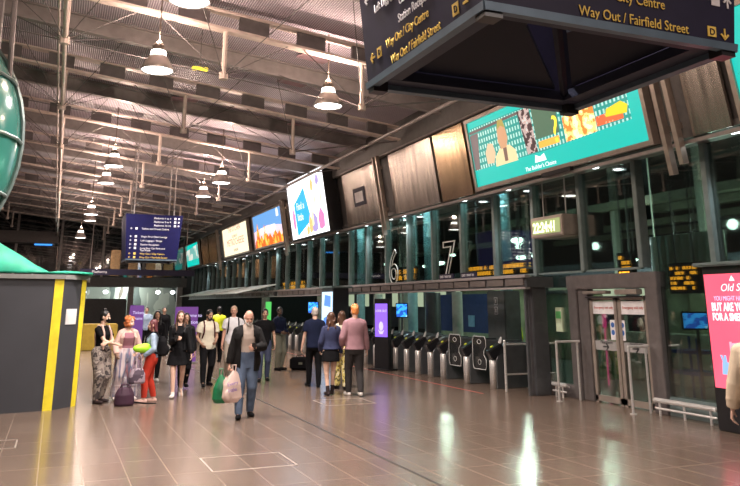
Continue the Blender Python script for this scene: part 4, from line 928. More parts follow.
def person(label, x, y, face, h, group=None, fem=False, skin='light', hair=('short', 'brown'), feet=((-.1, .05, 0), (.1, -.05, 0)), hands=((-.24, .06, .80), (.24, .06, .80)), elbows=None,
           head=(0, 0), lean=0, girth=1, top=None, jacket=None, bottom=None, shoes=None, skirt=None, mask=None, beard=None, vest=None, waist_skin=False, fingers=.5, extra=None):
    s = h/1.76
    root = empty('person', (x, y, 0), R(face-90), label=label, cat='person', group=group)
    W = .9 if fem else 1.0
    SC = Matrix.Diagonal((s, s, s, 1))
    fl = [V(f) for f in feet]     # ankle offsets; z is lift
    ank = [V((f.x, f.y, .085+f.z)) for f in fl]
    hz = .925
    for a in ank:
        hz = min(hz, a.z+math.sqrt(max(.2, .853**2-a.y**2-(abs(a.x)-.09)**2)))
    dz = hz-.925
    def ln(p): return V((p.x, p.y+lean*max(0, p.z-.92), p.z+dz))
    hips = [V((-.088*(1.05 if fem else 1), 0, hz)), V((.088*(1.05 if fem else 1), 0, hz))]
    knees = []
    for i in (0, 1):
        kx = V((-.12 if i == 0 else .12, 1, 0)); k_, c_ = ik(hips[i], ank[i], .437, .42, kx); knees.append(k_); ank[i] = c_
    # torso rings: z, half width, half depth, forward offset
    if fem: TR = [(.80, .13, .10, -.005), (.87, .172, .118, -.01), (.94, .170, .112, -.005), (1.03, .135, .092, 0), (1.12, .122, .085, .0), (1.22, .140, .105, .01), (1.29, .150, .118, .016), (1.35, .152, .098, 0), (1.40, .125, .08, -.01), (1.44, .085, .066, -.01), (1.475, .058, .055, -.01)]
    else: TR = [(.80, .135, .10, 0), (.87, .165, .115, -.01), (.95, .165, .112, 0), (1.05, .152, .108, 0), (1.15, .152, .105, .0), (1.27, .172, .118, .005), (1.35, .175, .112, 0), (1.41, .145, .092, -.01), (1.45, .10, .075, -.01), (1.49, .066, .06, -.01)]
    gz = lambda z: 1+(girth-1)*(1 if z < 1.3 else .5)
    def torso(bm, inf=0, z0=.80, z1=1.5, flare=0):
        rr = []
        zs = sorted(set([z0, z1]+[t[0] for t in TR if z0 < t[0] < z1]))
        for z in zs:
            zz = min(max(z, TR[0][0]), TR[-1][0])
            for a, b in zip(TR, TR[1:]):
                if a[0] <= zz <= b[0]:
                    f = (zz-a[0])/(b[0]-a[0]); q = [a[i]+(b[i]-a[i])*f for i in range(4)]; break
            fl_ = flare*max(0, (1.0-z))
            c = ln(V((0, q[3], z))); rr.append((c, V((q[1]*gz(z)+inf+fl_, 0, 0)), V((0, q[2]*gz(z)*(1.0)+inf+fl_, 0))))
        loft(bm, rr, 22)
    sh = [ln(V((-.168*W, -.005, 1.385))), ln(V((.168*W, -.005, 1.385)))]
    hd = [ln(V(p)) if False else V((p[0], p[1], p[2]+dz)) for p in hands]
    el = []
    for i in (0, 1):
        pole = V(elbows[i]) if elbows else V((-.5 if i == 0 else .5, -1, -.3))
        e_, c_ = ik(sh[i], hd[i], .285, .255, pole); el.append(e_); hd[i] = c_
    ws = .88 if fem else 1
    # head frame
    piv = ln(V((0, -.012, 1.485))); HM = T(*piv) @ Matrix.Rotation(R(head[0]), 4, 'Z') @ Matrix.Rotation(R(head[1]), 4, 'X') @ T(0, .018, .145) @ Matrix.Scale(.96, 4)
    kb = .80 if bottom else 1.0; kf = .72 if shoes else 1.0
    b = B(); torso(b, -.012 if bottom else 0, .87 if bottom else .80)
    cap(b, ln(V((0, -.015, 1.42))), HM @ V((0, -.03, -.07)), .058*ws+.004, .052*ws, 14)
    for i in (0, 1):
        sg = -1 if i == 0 else 1
        cap(b, ln(V((sg*.045, -.02, 1.45))), sh[i]+V((0,0,.005)), .040*ws, .050*ws); cap(b, sh[i]-V((sg*.05, 0, .02)), sh[i], .055*ws, .053*ws); cap(b, sh[i], el[i], .052*ws, .039*ws); cap(b, el[i], hd[i], .040*ws, .026*ws)
        cap(b, hips[i], knees[i], .088*kb, .056*kb); cap(b, knees[i], ank[i], .054*kb, .036*(.9 if bottom else 1))
        mid = knees[i].lerp(ank[i], .28)+V((0, -.018 if not bottom else -.004, 0)); cap(b, mid+V((0,0,.06)), mid-V((0,0,.07)), .048*kb, .038*kb)
        # foot
        a = ank[i]; lift = fl[i].z; tp = V((0, 1, -.9 if lift > .04 else -.0)).normalized()
        toe = a+V((sg*.025, 0, 0))+tp*.165+V((0, 0, -.05 if lift <= .04 else -.02)); heel = a+V((0, -.045, -.05))
        cap(b, heel, toe, .034*kf, .026*kf); cap(b, a, toe.lerp(heel, .25), .036*kf, .024*kf)
        # hand
        fd = (hd[i]-el[i]).normalized(); n = V((-sg, 0, 0)) if abs(fd.x) < .75 else V((0, -1, -.3))
        n = (n-fd*n.dot(fd)).normalized(); sd = fd.cross(n)
        if sd.dot(V((0, 1, .6))) < 0: sd = -sd
        w0 = hd[i]; k = .93 if fem else 1.03
        loft(b, [(w0, sd*.024*k, n*.018*k), (w0+fd*.03*k, sd*.034*k, n*.017*k), (w0+fd*.09*k, sd*.041*k, n*.014*k), (w0+fd*.097*k, sd*.036*k, n*.010*k)], 12)
        for q, (off, L1, L2) in enumerate(((.031, .040, .036), (.010, .044, .042), (-.011, .041, .038), (-.031, .033, .029))):
            p0 = w0+fd*.082*k+sd*off*k; cu = fingers*(1+.12*q)
            d1 = (fd*math.cos(cu*.9)+n*math.sin(cu*.9)); d2 = (fd*math.cos(cu*1.9)+n*math.sin(cu*1.9))
            p1 = p0+d1*L1*k; p2 = p1+d2*L2*k; cap(b, p0, p1, .0095, .009, 8); cap(b, p1, p2, .009, .0075, 8)
        t0 = w0+fd*.028*k+sd*.022*k; t1 = t0+(fd*.6+sd*.65+n*.3).normalized()*.045*k; t2 = t1+(fd*.85+sd*.1+n*.5).normalized()*.034*k
        cap(b, t0, t1, .013, .011, 8); cap(b, t1, t2, .0105, .009, 8)
    for c, r_ in (((0, -.006, .022), (.076, .096, .103)), ((0, .026, -.03), (.060, .072, .075)), ((0, .042, -.085), (.036, .046, .036)), ((0, .083, .030), (.046, .014, .010)), ((.078, -.004, -.012), (.012, .022, .034)), ((-.078, -.004, -.012), (.012, .022, .034)), ((.035, .068, -.035), (.024, .02, .02)), ((-.035, .068, -.035), (.024, .02, .02))):
        ell(b, c, r_, HM, 14)
    t_ = B(); cap(t_, (0, .090, .012), (0, .112, -.026), .009, .014, 8); ell(t_, (0, .098, -.030), (.019, .012, .009)); bmesh.ops.transform(t_, matrix=HM, verts=t_.verts); merge(b, t_)
    me = remesh(b, .0075, 2); me.transform(SC)
    link('body', me, SKIN[skin], root)
    def part(name, bm, m, vox=.012, sm=4, **kw):
        me = remesh(bm, vox, sm); me.transform(SC); return setp(link(name, me, m, root), **kw)
    for sx in (-1, 1):
        b = B(); ell(b, (sx*.031, .083, .006), (.013, .009, .007), HM, 10); bmesh.ops.transform(b, matrix=SC, verts=b.verts); build('eye', b, EYE, root, True)
    b = B(); ell(b, (0, .089, -.062), (.023, .009, .007), HM, 10); bmesh.ops.transform(b, matrix=SC, verts=b.verts); build('mouth', b, LIP, root, True)
    # hair
    st, hc = hair; b = B()
    if st != 'bald':
        ell(b, (0, -.018, .036), (.086, .100, .102), HM)
        ell(b, (0, -.04, -.01), (.080, .072, .085), HM)
    if st == 'bald':
        for sx in (-1, 1): ell(b, (sx*.066, -.03, -.005), (.020, .05, .045), HM)
        ell(b, (0, -.072, -.015), (.062, .034, .045), HM)
    if st == 'tousled':
        for q in range(26):
            a = random.uniform(0, 6.28); e_ = random.uniform(.3, 1.5); ell(b, (.078*math.cos(a)*math.cos(e_), -.02+.085*math.sin(a)*math.cos(e_), .045+.095*math.sin(e_)), (.024, .026, .02), HM, 8)
    if st in ('long', 'wavy', 'bob'):
        L = {'long': .40, 'wavy': .30, 'bob': .17}[st]
        t_ = B()
        loft(t_, [(V((0, -.045, .04)), V((.082, 0, 0)), V((0, .06, 0))), (V((0, -.06, -.08)), V((.092, 0, 0)), V((0, .05, 0))), (V((0, -.075, -.06-L*.5)), V((.10, 0, 0)), V((0, .042, 0))), (V((0, -.085, -.06-L)), V((.06, 0, 0)), V((0, .022, 0)))], 16)
        for sx in (-1, 1):
            pts_ = [(sx*.070, .035, .045), (sx*.085, .02, -.05), (sx*.092, .022, -.13)] + ([(sx*.088, .055, -.25), (sx*.075, .075, -.06-L*.85)] if st == 'long' else [(sx*.09, .0, -.06-L*.7)])
            for p, q in zip(pts_, pts_[1:]): cap(t_, p, q, .026, .024)
        if st == 'wavy':
            for q in range(14): ell(t_, (random.uniform(-.09, .09), random.uniform(-.12, -.08), random.uniform(-.34, -.02)), (.03, .022, .045), None, 8)
        bmesh.ops.transform(t_, matrix=HM, verts=t_.verts); merge(b, t_)
    if st == 'curly':
        for q in range(60):
            a = random.uniform(0, 6.28); z = random.uniform(-.11, .125); r_ = .098*math.sqrt(max(.15, 1-(z/.16)**2)); yy = -.022+r_*math.sin(a)
            if yy > .045 and z < .045: continue
            ell(b, (r_*1.08*math.cos(a), yy, z), (.03, .03, .028), HM, 8)
    if st == 'bun': ell(b, (0, -.03, .150), (.042, .042, .034), HM); ell(b, (0, -.06, -.03), (.07, .05, .06), HM)
    part('hair', b, HAIR[hc], .009, 2)
    if beard:
        b = B(); ell(b, (0, .050, -.088), (.050, .052, .040), HM); ell(b, (0, .088, -.047), (.03, .016, .008), HM)
        for sx in (-1, 1): cap(b, HM @ V((sx*.070, .01, -.02)), HM @ V((sx*.048, .045, -.075)), .014, .02)
        part('beard', b, HAIR[beard], .007, 2)
    if mask:
        b = B(); ell(b, (0, .066, -.055), (.055, .052, .050), HM); part('face_mask', b, mask, .008, 2)
    # lower clothes
    if bottom:
        m_, lo, an, length = bottom; b = B()
        torso(b, .016+lo*.3, .79, 1.07)
        for i in (0, 1):
            e_ = ank[i]+(knees[i]-ank[i])*(1-length) if length < 1 else ank[i]-V((0, 0, .015))
            cap(b, hips[i]+V((0, 0, .02)), knees[i], .095+lo, .066+lo*1.1, 14); ell(b, knees[i], (.068+lo, .072+lo, .07+lo))
            loft(b, [(knees[i]+(hips[i]-knees[i])*.12, V((.062+lo*1.1, 0, 0)), V((0, .066+lo*1.1, 0))), (knees[i], V((.062+lo*1.1, 0, 0)), V((0, .066+lo*1.1, 0))), (knees[i].lerp(e_, .5)+V((0, -.012, 0)), V((an*.5+.034+lo*.5, 0, 0)), V((0, an*.5+.038+lo*.5, 0))), (e_, V((an, 0, 0)), V((0, an*1.1, 0)))], 16)
            if lo > .012:
                for q in range(3): ell(b, knees[i].lerp(e_, .2+.27*q)+V((0, .0, 0)), (an+.012, an+.014, .02))
        part('trousers', b, m_)
    if skirt:
        m_, z0, z1, fl_ = skirt; b = B()
        zb = z0+dz
        loft(b, [(V((0, 0, zb)), V((.185+fl_, 0, 0)), V((0, .15+fl_, 0))), (V((0, -.005, zb+(z1-z0)*.5)), V((.185+fl_*.4, 0, 0)), V((0, .135, 0))), (V((0, 0, z1+dz)), V((.150, 0, 0)), V((0, .112, 0)))], 22)
        part('skirt', b, m_)
    # shoes
    if shoes:
        m_, boot = shoes
        for i in (0, 1):
            sg = -1 if i == 0 else 1; a = ank[i]; lift = fl[i].z; b = B()
            tp = V((sg*.12, 1, -.95 if lift > .04 else 0)).normalized(); dn = V((0, 0, -1)) if lift <= .04 else (V((0, -.7, -.75)))
            base = a+dn*.052; sdv = V((1, 0, 0)); up_ = -dn
            loft(b, [(base-tp*.075, sdv*.022, up_*.022), (base-tp*.06, sdv*.036, up_*.034), (base+tp*.02, sdv*.040, up_*.048), (base+tp*.11, sdv*.051, up_*.040), (base+tp*.18, sdv*.044, up_*.032), (base+tp*.215, sdv*.022, up_*.018)], 14)
            cap(b, a-V((0,0,.01)), a+(knees[i]-a).normalized()*(boot if boot else .012), .045, .045 if boot else .043)
            part('shoe' if not boot else 'boot', b, m_, .009, 1)
    # upper clothes
    def upper(name, m_, sleeve, inf, hem, neck, flare=0, open_=0, sl=None):
        b = B(); torso(b, inf, hem, neck, flare)
        if neck > 1.44 and not open_: ell(b, ln(V((0, -.01, neck-.02))), (.068+inf*.4, .062+inf*.4, .02))
        if open_: 
            me = remesh(b, .014, 3); bb = B(); bb.from_mesh(me); bpy.data.meshes.remove(me)
            dl = [f for f in bb.faces if f.calc_center_median().y > .02+lean*max(0, f.calc_center_median().z-dz-.92) and abs(f.calc_center_median().x) < open_*(1 if f.calc_center_median().z < 1.3+dz else .8)]
            dl += [f for f in bb.faces if f.calc_center_median().z < hem+dz+.012 and f not in dl]
            bmesh.ops.delete(bb, geom=dl, context='FACES'); b2 = B()
        else: bb = None; b2 = b
        r0 = (sl or inf)
        for i in (0, 1):
            sg = -1 if i == 0 else 1
            cap(b2, ln(V((sg*.05, -.02, 1.44))), sh[i]+V((0,0,.003)), .040*ws+r0*.8, .050*ws+r0*.8); cap(b2, sh[i]-V((sg*.06, 0, .02)), sh[i], .056*ws+r0*.8, .054*ws+r0*.8)
            if sleeve == 'short':
                e_ = sh[i].lerp(el[i], .62); loft(b2, [(sh[i], *[q*(.056*ws+r0) for q in basis(el[i]-sh[i])]), (e_, *[q*(.053*ws+r0*1.25) for q in basis(el[i]-sh[i])])], 14)
            elif sleeve == 'long' or sleeve == 'rolled':
                e_ = el[i].lerp(hd[i], .97 if sleeve == 'long' else .45)
                cap(b2, sh[i], el[i], .053*ws+r0*.8, .043*ws+r0*.9)
                loft(b2, [(el[i], *[q*(.043*ws+r0) for q in basis(e_-el[i])]), (el[i].lerp(e_, .5), *[q*(.037*ws+r0) for q in basis(e_-el[i])]), (e_, *[q*(.030*ws+r0*.8) for q in basis(e_-el[i])])], 14)
                if r0 > .012: 
                    for q in range(3): ell(b2, el[i].lerp(e_, .15+.25*q), (.041*ws+r0, .041*ws+r0, .018))
        me = remesh(b2, .012, 3)
        if bb:
            bb2 = B(); bb2.from_mesh(me); me2 = bpy.data.meshes.new('t'); bb.to_mesh(me2); bb.free(); bb2.from_mesh(me2); bpy.data.meshes.remove(me2); bb2.to_mesh(me); bb2.free()
            me.polygons.foreach_set('use_smooth', [True]*len(me.polygons))
        me.transform(SC); o = link(name, me, m_, root)
        if bb:
            md = o.modifiers.new('solid', 'SOLIDIFY'); md.thickness = .012; md.offset = 0
        return o
    if top: upper(*top)
    if vest: upper(*vest)
    if jacket: upper(*jacket)
    if extra: extra(root, dict(s=s, ln=ln, SC=SC, sh=sh, el=el, hd=hd, HM=HM, dz=dz, hips=hips, knees=knees))
    root['_hl'] = 0; del root['_hl']
    info = dict(root=root, hd=[V((q.x*s, q.y*s, q.z*s)) for q in hd], sh=[q*s for q in sh], s=s, dz=dz)
    return info
def wpt(i, p):
    r = i['root']; return r.location+Matrix.Rotation(r.rotation_euler.z, 3, 'Z') @ V(p)
def backpack(i, m_, lab, size=(.16, .085, .24), z=1.18, front=-1, side=0):
    s = i['s']; r = i['root']; t = empty('backpack', tuple(r.location), r.rotation_euler.z, label=lab, cat='bag')
    t.location = wpt(i, (side*s, -.235*s, (z-size[2])*s+i['dz'])); o0 = V((side*s, -.235*s, (z-size[2])*s+i['dz']))
    b = B(); c = V((0, 0, size[2]*s)); loft(b, [(c+V((0, 0, -size[2]*s)), V((size[0]*.8, 0, 0)), V((0, size[1]*.7, 0))), (c+V((0, 0, -size[2]*.8*s)), V((size[0], 0, 0)), V((0, size[1], 0))), (c+V((0, .01, size[2]*.5*s)), V((size[0]*.95, 0, 0)), V((0, size[1]*.85, 0))), (c+V((0, .02, size[2]*s)), V((size[0]*.5, 0, 0)), V((0, size[1]*.4, 0)))], 18)
    ell(b, c+V((0, -.06, -size[2]*.35)), (size[0]*.75, size[1]*.7, size[2]*.45))
    me = remesh(b, .012, 4); link('bag_body', me, m_, t)
    for sx in (-1, 1):
        b = B(); q = [V((sx*.09, -.16, 1.34)), V((sx*.105, -.08, 1.475)), V((sx*.115, .03, 1.478)), V((sx*.12, .135, 1.38)), V((sx*.13, .150, 1.22)), V((sx*.15, .08, 1.10)), V((sx*.13, -.15, 1.02))]
        q = [V((p.x*s, p.y*s, p.z*s+i['dz']))-o0+V((0, 0, 0)) for p in q]
        for a, c_ in zip(q, q[1:]): cap(b, a, c_, .018, .018, 8)
        me = remesh(b, .010, 2); link('strap', me, m_, t)
    b = B(); tube(b, [V((-.03, .06, size[2]*2*s)), V((-.02, .05, size[2]*2*s+.05)), V((.02, .05, size[2]*2*s+.05)), V((.03, .06, size[2]*2*s))], .008, 6); build('grab_handle', b, m_, t)
    return t
def phone(i, k, lab, off=(0, .05, .03)):
    p = wpt(i, i['hd'][k]+V(off)); b = B(); bxb(b, -.037, .037, -.005, .005, -.075, .075, .004, Matrix.Rotation(R(-40), 4, 'X'))
    o = build('phone', b, M['blk'], label=lab, cat='phone'); o.location = p; o.rotation_euler = (0, 0, i['root'].rotation_euler.z); return o

C = {}
def cl(n, c, **k): C[n] = mat('cloth_'+n, c, k.pop('rough', .9), spec=.12, **k); return C[n]
cl('black', (.006, .006, .007)); cl('leather', (.008, .008, .009), rough=.45); cl('parka', (.011, .010, .010), rough=.7, scale=10, bump=.4); cl('oat', (.40, .33, .28)); cl('jeans', (.085, .115, .17), scale=5, var=.3); cl('jeans_dark', (.05, .06, .10))
cl('cream', (.60, .56, .44)); cl('white', (.70, .70, .72)); cl('red', (.52, .05, .03)); cl('denim', (.26, .33, .42), scale=12, var=.2); cl('navy', (.010, .014, .035)); cl('navy_knit', (.04, .048, .10), scale=30, bump=.3)
cl('mauve', (.30, .17, .19)); cl('mauve_top', (.30, .14, .17)); cl('blush', (.62, .42, .36)); cl('charcoal', (.035, .032, .032)); cl('olive_grey', (.17, .17, .13)); cl('beige', (.50, .40, .29)); cl('maroon', (.07, .015, .02)); cl('stone', (.45, .40, .33)); cl('shoe_white', (.62, .58, .54)); cl('boot', (.03, .02, .02), rough=.5); cl('brown_shoe', (.05, .03, .025), rough=.5)
CAMO = patt('cloth_camo_stone', [(.05, .04, .04), (.26, .22, .19), (.14, .11, .10), (.36, .31, .27)], 11)
TIE = patt('cloth_tie_dye', [(.14, .05, .08), (.55, .46, .46), (.09, .12, .20), (.48, .24, .27)], 7, const=False, stretch=(2.2, 2.2, .22))
FLOR = patt('cloth_yellow_floral', [(.10, .09, .03), (.62, .50, .15), (.75, .68, .45), (.20, .20, .08)], 14)
HIVIS = mat('hivis_yellow', (.70, .78, .02), .6)

# the three women standing by the hoarding
def straps(m_, w_=.022):
    def f(root, k):
        s = k['s']
        for sx in (-1, 1):
            b = B(); q = [V((sx*.10, .135, 1.02)), V((sx*.10, .140, 1.22)), V((sx*.095, .125, 1.33)), V((sx*.09, .06, 1.455)), V((sx*.085, -.06, 1.46)), V((sx*.07, -.13, 1.3)), V((sx*.03, -.125, 1.0))]
            q = [k['ln'](p)*s for p in q]
            for a, c in zip(q, q[1:]): cap(b, a, c, w_, w_, 8)
            me = remesh(b, .01, 2); link('strap', me, m_, root)
    return f
p = person('woman in camouflage dungarees and black face mask with arms folded, beside the hoarding', .93, 16.1, -48, 1.73, fem=True, hair=('bun', 'black'), skin='light', mask=C['black'],
           feet=((-.10, -.03, 0), (.13, .08, 0)), hands=((.13, .24, 1.13), (-.13, .26, 1.10)), elbows=((-1, .25, -.6), (1, .25, -.6)), head=(20, -4),
           top=('tshirt', C['black'], 'short', .012, .86, 1.46), bottom=(CAMO, .035, .055, 1), shoes=(C['boot'], .10), extra=straps(C['blush']), fingers=.3)
p = person('woman with curly orange hair, pale pink cardigan and tie-dye trousers', 1.44, 16.45, -82, 1.62, fem=True, girth=1.14, hair=('curly', 'red'), skin='light', mask=C['blush'],
           feet=((-.17, .04, 0), (.19, 0, 0)), hands=((-.30, .12, .90), (.26, .20, .95)), head=(35, -5),
           top=('crop_top', C['mauve_top'], 'none', .010, 1.06, 1.40), jacket=('cardigan', C['blush'], 'long', .028, .84, 1.45, 0, .125), bottom=(TIE, .050, .105, 1), shoes=(C['shoe_white'], 0))
p3 = p = person('woman in light denim jacket and red trousers, facing the other two women', 1.86, 15.85, 172, 1.56, fem=True, hair=('bob', 'auburn'), skin='light',
           feet=((-.08, .10, 0), (.08, -.10, 0)), hands=((-.22, .16, .98), (.10, .30, 1.02)), head=(0, -3),
           top=('denim_jacket', C['denim'], 'long', .026, .93, 1.46), bottom=(C['red'], .018, .055, .96), shoes=(C['blush'], 0))
backpack(p, C['black'], 'black backpack worn by the woman in red trousers', (.15, .10, .21), 1.17)
b = B(); ell(b, (0, 0, .08), (.19, .085, .085)); ell(b, (.05, 0, .12), (.10, .07, .06)); me = remesh(b, .012, 3)
o = link('pouch', me, mat('neon_green', (.38, .85, .03), .5)); setp(o, 'neon green pouch held by the woman in the denim jacket', 'bag'); o.location = V((1.66, 15.68, .93)); o.rotation_euler = (0, 0, R(12))
def holdall(name, loc, rz, size, m_, lab, straps_=True, handle_h=.22):
    t = empty(name, loc, R(rz), label=lab, cat='bag'); w_, d_, h_ = size
    b = B(); loft(b, [(V((0, 0, 0)), V((w_*.9, 0, 0)), V((0, d_*.85, 0))), (V((0, 0, h_*.12)), V((w_, 0, 0)), V((0, d_, 0))), (V((0, 0, h_*.6)), V((w_*.95, 0, 0)), V((0, d_*.9, 0))), (V((0, 0, h_*.92)), V((w_*.7, 0, 0)), V((0, d_*.5, 0))), (V((0, 0, h_)), V((w_*.45, 0, 0)), V((0, d_*.2, 0)))], 20)
    me = remesh(b, .012, 3); link('bag_body', me, m_, t)
    for sy in (-1, 1):
        b = B(); q = [V((-w_*.4, sy*d_*.6, h_*.75)), V((-w_*.3, sy*d_*.3, h_+handle_h*.7)), V((0, 0, h_+handle_h)), V((w_*.3, sy*d_*.3, h_+handle_h*.7)), V((w_*.4, sy*d_*.6, h_*.75))]
        if not straps_: q = [V((p.x, p.y, min(p.z, h_+.05))) for p in q]
        tube(b, q, .011, 6); build('handle', b, m_, t)
    return t
holdall('holdall', (1.37, 15.45, .0), 10, (.19, .14, .33), mat('bag_aubergine', (.045, .02, .035), .6, spec=.2), 'dark aubergine holdall standing on the floor at the feet of the women', True, .06)
holdall('tote_bag', (1.58, 15.52, .38), 10, (.16, .09, .28), patt('plaid_bag', [(.06, .04, .06), (.28, .22, .26), (.14, .08, .12)], 7), 'plaid bag hanging above the aubergine holdall', True, .28)
b = B(); tube(b, [V((1.55, 15.45, .06)), V((1.78, 15.38, .03)), V((1.95, 15.42, .02))], .014, 6); build('bag_strap', b, C['black'], label='dark strap lying on the floor beside the aubergine holdall', cat='strap')

# walkers left of centre
p = person('woman walking in a black leather jacket and short black dress, looking at her phone hand', 2.48, 16.5, -100, 1.72, fem=True, hair=('long', 'brown'), skin='light',
           feet=((-.08, -.26, .06), (.07, .16, 0)), hands=((-.27, .10, .86), (.05, .26, 1.17)), head=(5, 3),
           top=('dress_top', C['black'], 'none', .012, .90, 1.45), skirt=(C['black'], .64, 1.02, .055), jacket=('leather_jacket', C['leather'], 'long', .030, .93, 1.46, 0, .10), shoes=(C['shoe_white'], 0))
phone(p, 1, 'dark phone held up by the woman in the leather jacket', (.0, .09, .04))
p = person('woman in black with long black hair behind the denim jacket woman', 2.44, 20.1, -95, 1.70, fem=True, hair=('long', 'black'), skin='tan', feet=((-.07, .16, 0), (.08, -.16, .04)),
           top=('coat', C['black'], 'long', .022, .80, 1.46), bottom=(C['black'], .008, .05, 1), shoes=(C['shoe_white'], 0))
p = person('person in a black coat with dark hair half hidden behind the leather jacket woman', 2.82, 17.9, -92, 1.66, fem=True, hair=('long', 'black'), skin='tan', feet=((-.08, -.16, .04), (.08, .14, 0)),
           top=('coat', C['leather'], 'long', .03, .80, 1.46), bottom=(C['black'], .008, .05, 1), shoes=(C['black'], 0))
p = person('man in a cream tee and black trousers striding, looking down', 3.42, 18.4, -86, 1.76, hair=('short', 'black'), skin='tan', beard='black', feet=((-.10, -.12, 0), (.14, .30, .02)), hands=((-.12, .28, 1.02), (.20, .20, .98)), head=(12, -16),
           top=('tshirt', C['cream'], 'short', .030, .84, 1.475, .05), bottom=(C['black'], .012, .055, 1), shoes=(C['black'], 0))
backpack(p, C['maroon'], 'dark maroon backpack worn by the man in the cream tee', (.20, .12, .27), 1.20, side=-.07)
p = person('guard in a yellow high visibility vest standing with back turned at far left of centre', 5.1, 25.6, 100, 1.78, hair=('short', 'black'), skin='dark', feet=((-.10, 0, 0), (.10, .03, 0)),
           top=('shirt', C['black'], 'long', .018, .84, 1.47), vest=('hivis_vest', HIVIS, 'none', .034, .98, 1.46), bottom=(C['black'], .02, .06, 1), shoes=(C['black'], 0))
p = person('man with short sandy hair in a white polo shirt behind the old man', 4.22, 19.3, -100, 1.82, hair=('short', 'sandy'), skin='ruddy', feet=((-.10, .20, 0), (.10, -.2, .05)), hands=((-.28, .10, .82), (.26, .05, .82)), girth=1.05, head=(-8, 0),
           top=('polo_shirt', C['white'], 'short', .026, .86, 1.485, .03), bottom=(C['stone'], .018, .06, 1), shoes=(C['shoe_white'], 0))
backpack(p, C['black'], 'black backpack on the man in the white polo shirt', (.13, .08, .2), 1.2)
old = person('old bald man with white beard, dark parka and jeans, carrying shopping bags', 3.14, 13.22, -97, 1.78, girth=1.12, hair=('bald', 'white'), skin='ruddy', beard='white', lean=.07, head=(4, -22),
           feet=((-.10, -.10, .0), (.12, .20, 0)), hands=((-.10, .33, 1.13), (.30, .06, .80)), elbows=((-1, -.4, -.9), (.8, -1, 0)), fingers=1.1,
           top=('jumper', C['oat'], 'none', .022, .90, 1.50), jacket=('parka', C['parka'], 'long', .052, .74, 1.485, .08, .115, .03), bottom=(C['jeans'], .022, .062, 1), shoes=(C['black'], 0))
phone(old, 0, 'dark phone in the hand of the old man', (.03, .08, .03))
def carrier(loc, rz, size, m_, lab, mark=None):
    t = empty('carrier_bag', loc, R(rz), label=lab, cat='bag'); w_, d_, h_ = size
    b = B(); loft(b, [(V((0, 0, 0)), V((w_*.7, 0, 0)), V((0, d_*.7, 0))), (V((0, 0, h_*.15)), V((w_, 0, 0)), V((0, d_, 0))), (V((.01, 0, h_*.55)), V((w_*.92, 0, 0)), V((0, d_*.85, 0))), (V((.01, 0, h_*.85)), V((w_*.5, 0, 0)), V((0, d_*.4, 0))), (V((.0, 0, h_)), V((w_*.16, 0, 0)), V((0, d_*.18, 0)))], 18)
    for q in range(9): ell(b, (random.uniform(-w_*.6, w_*.6), random.uniform(-d_*.6, d_*.6), random.uniform(.08, h_*.6)), (w_*.42, d_*.45, h_*.2), None, 8)
    me = remesh(b, .010, 2); link('bag_body', me, m_, t)
    b = B(); tube(b, [V((-.02, 0, h_*.93)), V((-.03, 0, h_+.09)), V((.03, 0, h_+.09)), V((.02, 0, h_*.93))], .010, 6); build('handle', b, m_, t)
    if mark:
        m = frame_mtx((0, -d_*1.12, 0), (1, 0, .18), (-.18, 0, 1))
        for i_, st in enumerate(mark): text('lettering', st, m, .085, -w_*.55, h_*.58-.10*i_, mat('print_violet', (.20, .10, .40), .6), t, d=.012)
    return t
hw = wpt(old, old['hd'][1])
carrier((hw.x+.06, hw.y-.12, .26), 8, (.20, .12, .50), mat('bag_pale_pink', (.60, .44, .38), .45, scale=4, var=.15, bump=.5), 'pale pink shopping bag with violet print carried by the old man', ['Every', 'little'])
carrier((hw.x-.10, hw.y+.16, .22), -10, (.14, .10, .46), mat('bag_green', (.01, .16, .06), .4, scale=5, var=.4, bump=.5), 'dark green shopping bag behind the pale pink one in the hand of the old man')
p = person('man in a dark tee half hidden behind the old man', 4.95, 19.0, -100, 1.74, hair=('short', 'black'), skin='tan', feet=((-.1, -.1, 0), (.1, .12, 0)), hands=((-.26, .10, .88), (.25, .18, .96)),
           top=('tshirt', C['black'], 'short', .025, .84, 1.475), bottom=(C['jeans_dark'], .015, .055, 1), shoes=(C['black'], 0))
p = person('bearded man in a navy top and olive trousers standing beside a black bag', 6.15, 21.9, -60, 1.77, hair=('short', 'black'), skin='dark', beard='black', feet=((-.10, 0, 0), (.12, .03, 0)), hands=((-.14, .22, 1.02), (.16, .24, 1.05)), head=(-30, -4),
           top=('sweater', C['navy'], 'long', .022, .86, 1.475), bottom=(C['olive_grey'], .026, .055, 1), shoes=(C['black'], 0))
t = empty('holdall', (6.74, 21.7, 0), R(-15), label='black holdall with a pale badge on the floor beside the bearded man', cat='bag')
b = B(); bxb(b, -.30, .30, -.14, .14, 0, .36, .05); me = remesh(b, .014, 2); link('bag_body', me, C['black'], t)
b = B(); tube(b, [V((-.12, 0, .35)), V((-.08, 0, .41)), V((.08, 0, .41)), V((.12, 0, .35))], .012, 6); build('handle', b, C['black'], t)
b = B(); m = frame_mtx((0, -.145, 0), (1,0,0), (0,0,1)); slab(b, m, -.05, .06, .16, .22, 0, .006); build('badge', b, C['olive_grey'], t)

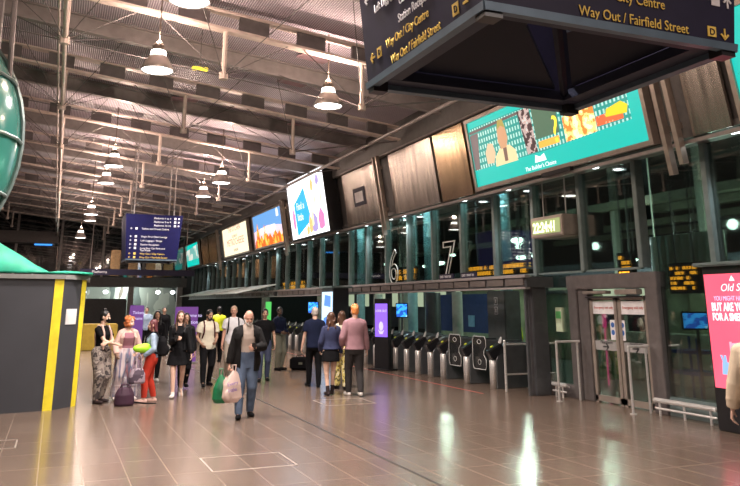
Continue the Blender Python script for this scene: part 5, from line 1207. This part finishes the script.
# the four seen from behind
def away(label, x, y, h, **k): return person(label, x, y, k.pop('face', 82), h, group=None, **k)
away('man with cropped grey hair and navy tee walking away, leftmost of the group of four', 5.68, 17.2, 1.79, hair=('short', 'grey'), skin='light', feet=((-.09, .14, 0), (.09, -.12, 0)), hands=((-.28, .08, .82), (.27, .05, .82)),
     top=('tshirt', C['navy'], 'short', .026, .85, 1.475), bottom=(C['black'], .012, .055, 1), shoes=(C['black'], 0))
away('woman with long wavy brown hair, navy jumper and short black skirt walking away', 5.52, 15.6, 1.69, fem=True, hair=('wavy', 'brown'), skin='light', feet=((-.07, -.10, 0), (.07, .14, 0)), hands=((-.20, .16, .92), (.25, .08, .84)),
     top=('jumper', C['navy_knit'], 'long', .030, .95, 1.465), skirt=(C['black'], .70, 1.02, .02), shoes=(C['boot'], .10))
away('woman with long hair, cream top and yellow patterned trousers in the middle of the group', 6.12, 16.55, 1.70, fem=True, hair=('long', 'brown'), skin='light', feet=((-.08, .10, 0), (.08, -.12, 0)), hands=((-.24, .10, .86), (.24, .10, .86)),
     top=('blouse', C['cream'], 'long', .026, .90, 1.465), bottom=(FLOR, .035, .075, 1), shoes=(C['black'], 0))
away('tall man with ginger hair, mauve jumper and charcoal trousers walking away, rightmost of the group', 5.93, 15.25, 1.84, hair=('tousled', 'ginger'), skin='light', feet=((-.10, .10, 0), (.09, -.16, .02)), hands=((-.22, .16, .96), (.28, .10, .84)), head=(12, 0),
     top=('jumper', C['mauve'], 'long', .034, .88, 1.48, .02), bottom=(C['charcoal'], .016, .06, 1), shoes=(C['shoe_white'], 0))
b = B()
# the person cut by the right edge
p = person('person in a beige jacket with a black shoulder strap cut by the right edge', 6.27, 5.45, 35, 1.78, hair=('short', 'black'), skin='light', feet=((-.1, .05, 0), (.1, -.05, 0)), hands=((-.30, .06, .84), (.27, .08, .84)),
           top=('jacket', C['beige'], 'long', .036, .86, 1.49), bottom=(C['jeans_dark'], .02, .06, 1), shoes=(C['black'], 0))
backpack(p, C['black'], 'black backpack on the person cut by the right edge', (.15, .09, .22), 1.2)
# distant figures near the narrow purple sign
for x, y, tp, lb in ((3.45, 32, 'denim', 'far figure in a blue shirt beside the narrow purple sign'), (3.95, 30.5, 'black', 'far figure in black right of the narrow purple sign'), (12.3, 19.0, 'cream', 'figure in a yellow jacket seen through the gates under the canopy')):
    person(lb, x, y, -90, 1.74, hair=('short', 'black'), skin='tan', top=('jacket', C[tp] if x < 10 else HIVIS, 'long', .03, .84, 1.47), bottom=(C['black'], .015, .055, 1), shoes=(C['black'], 0))
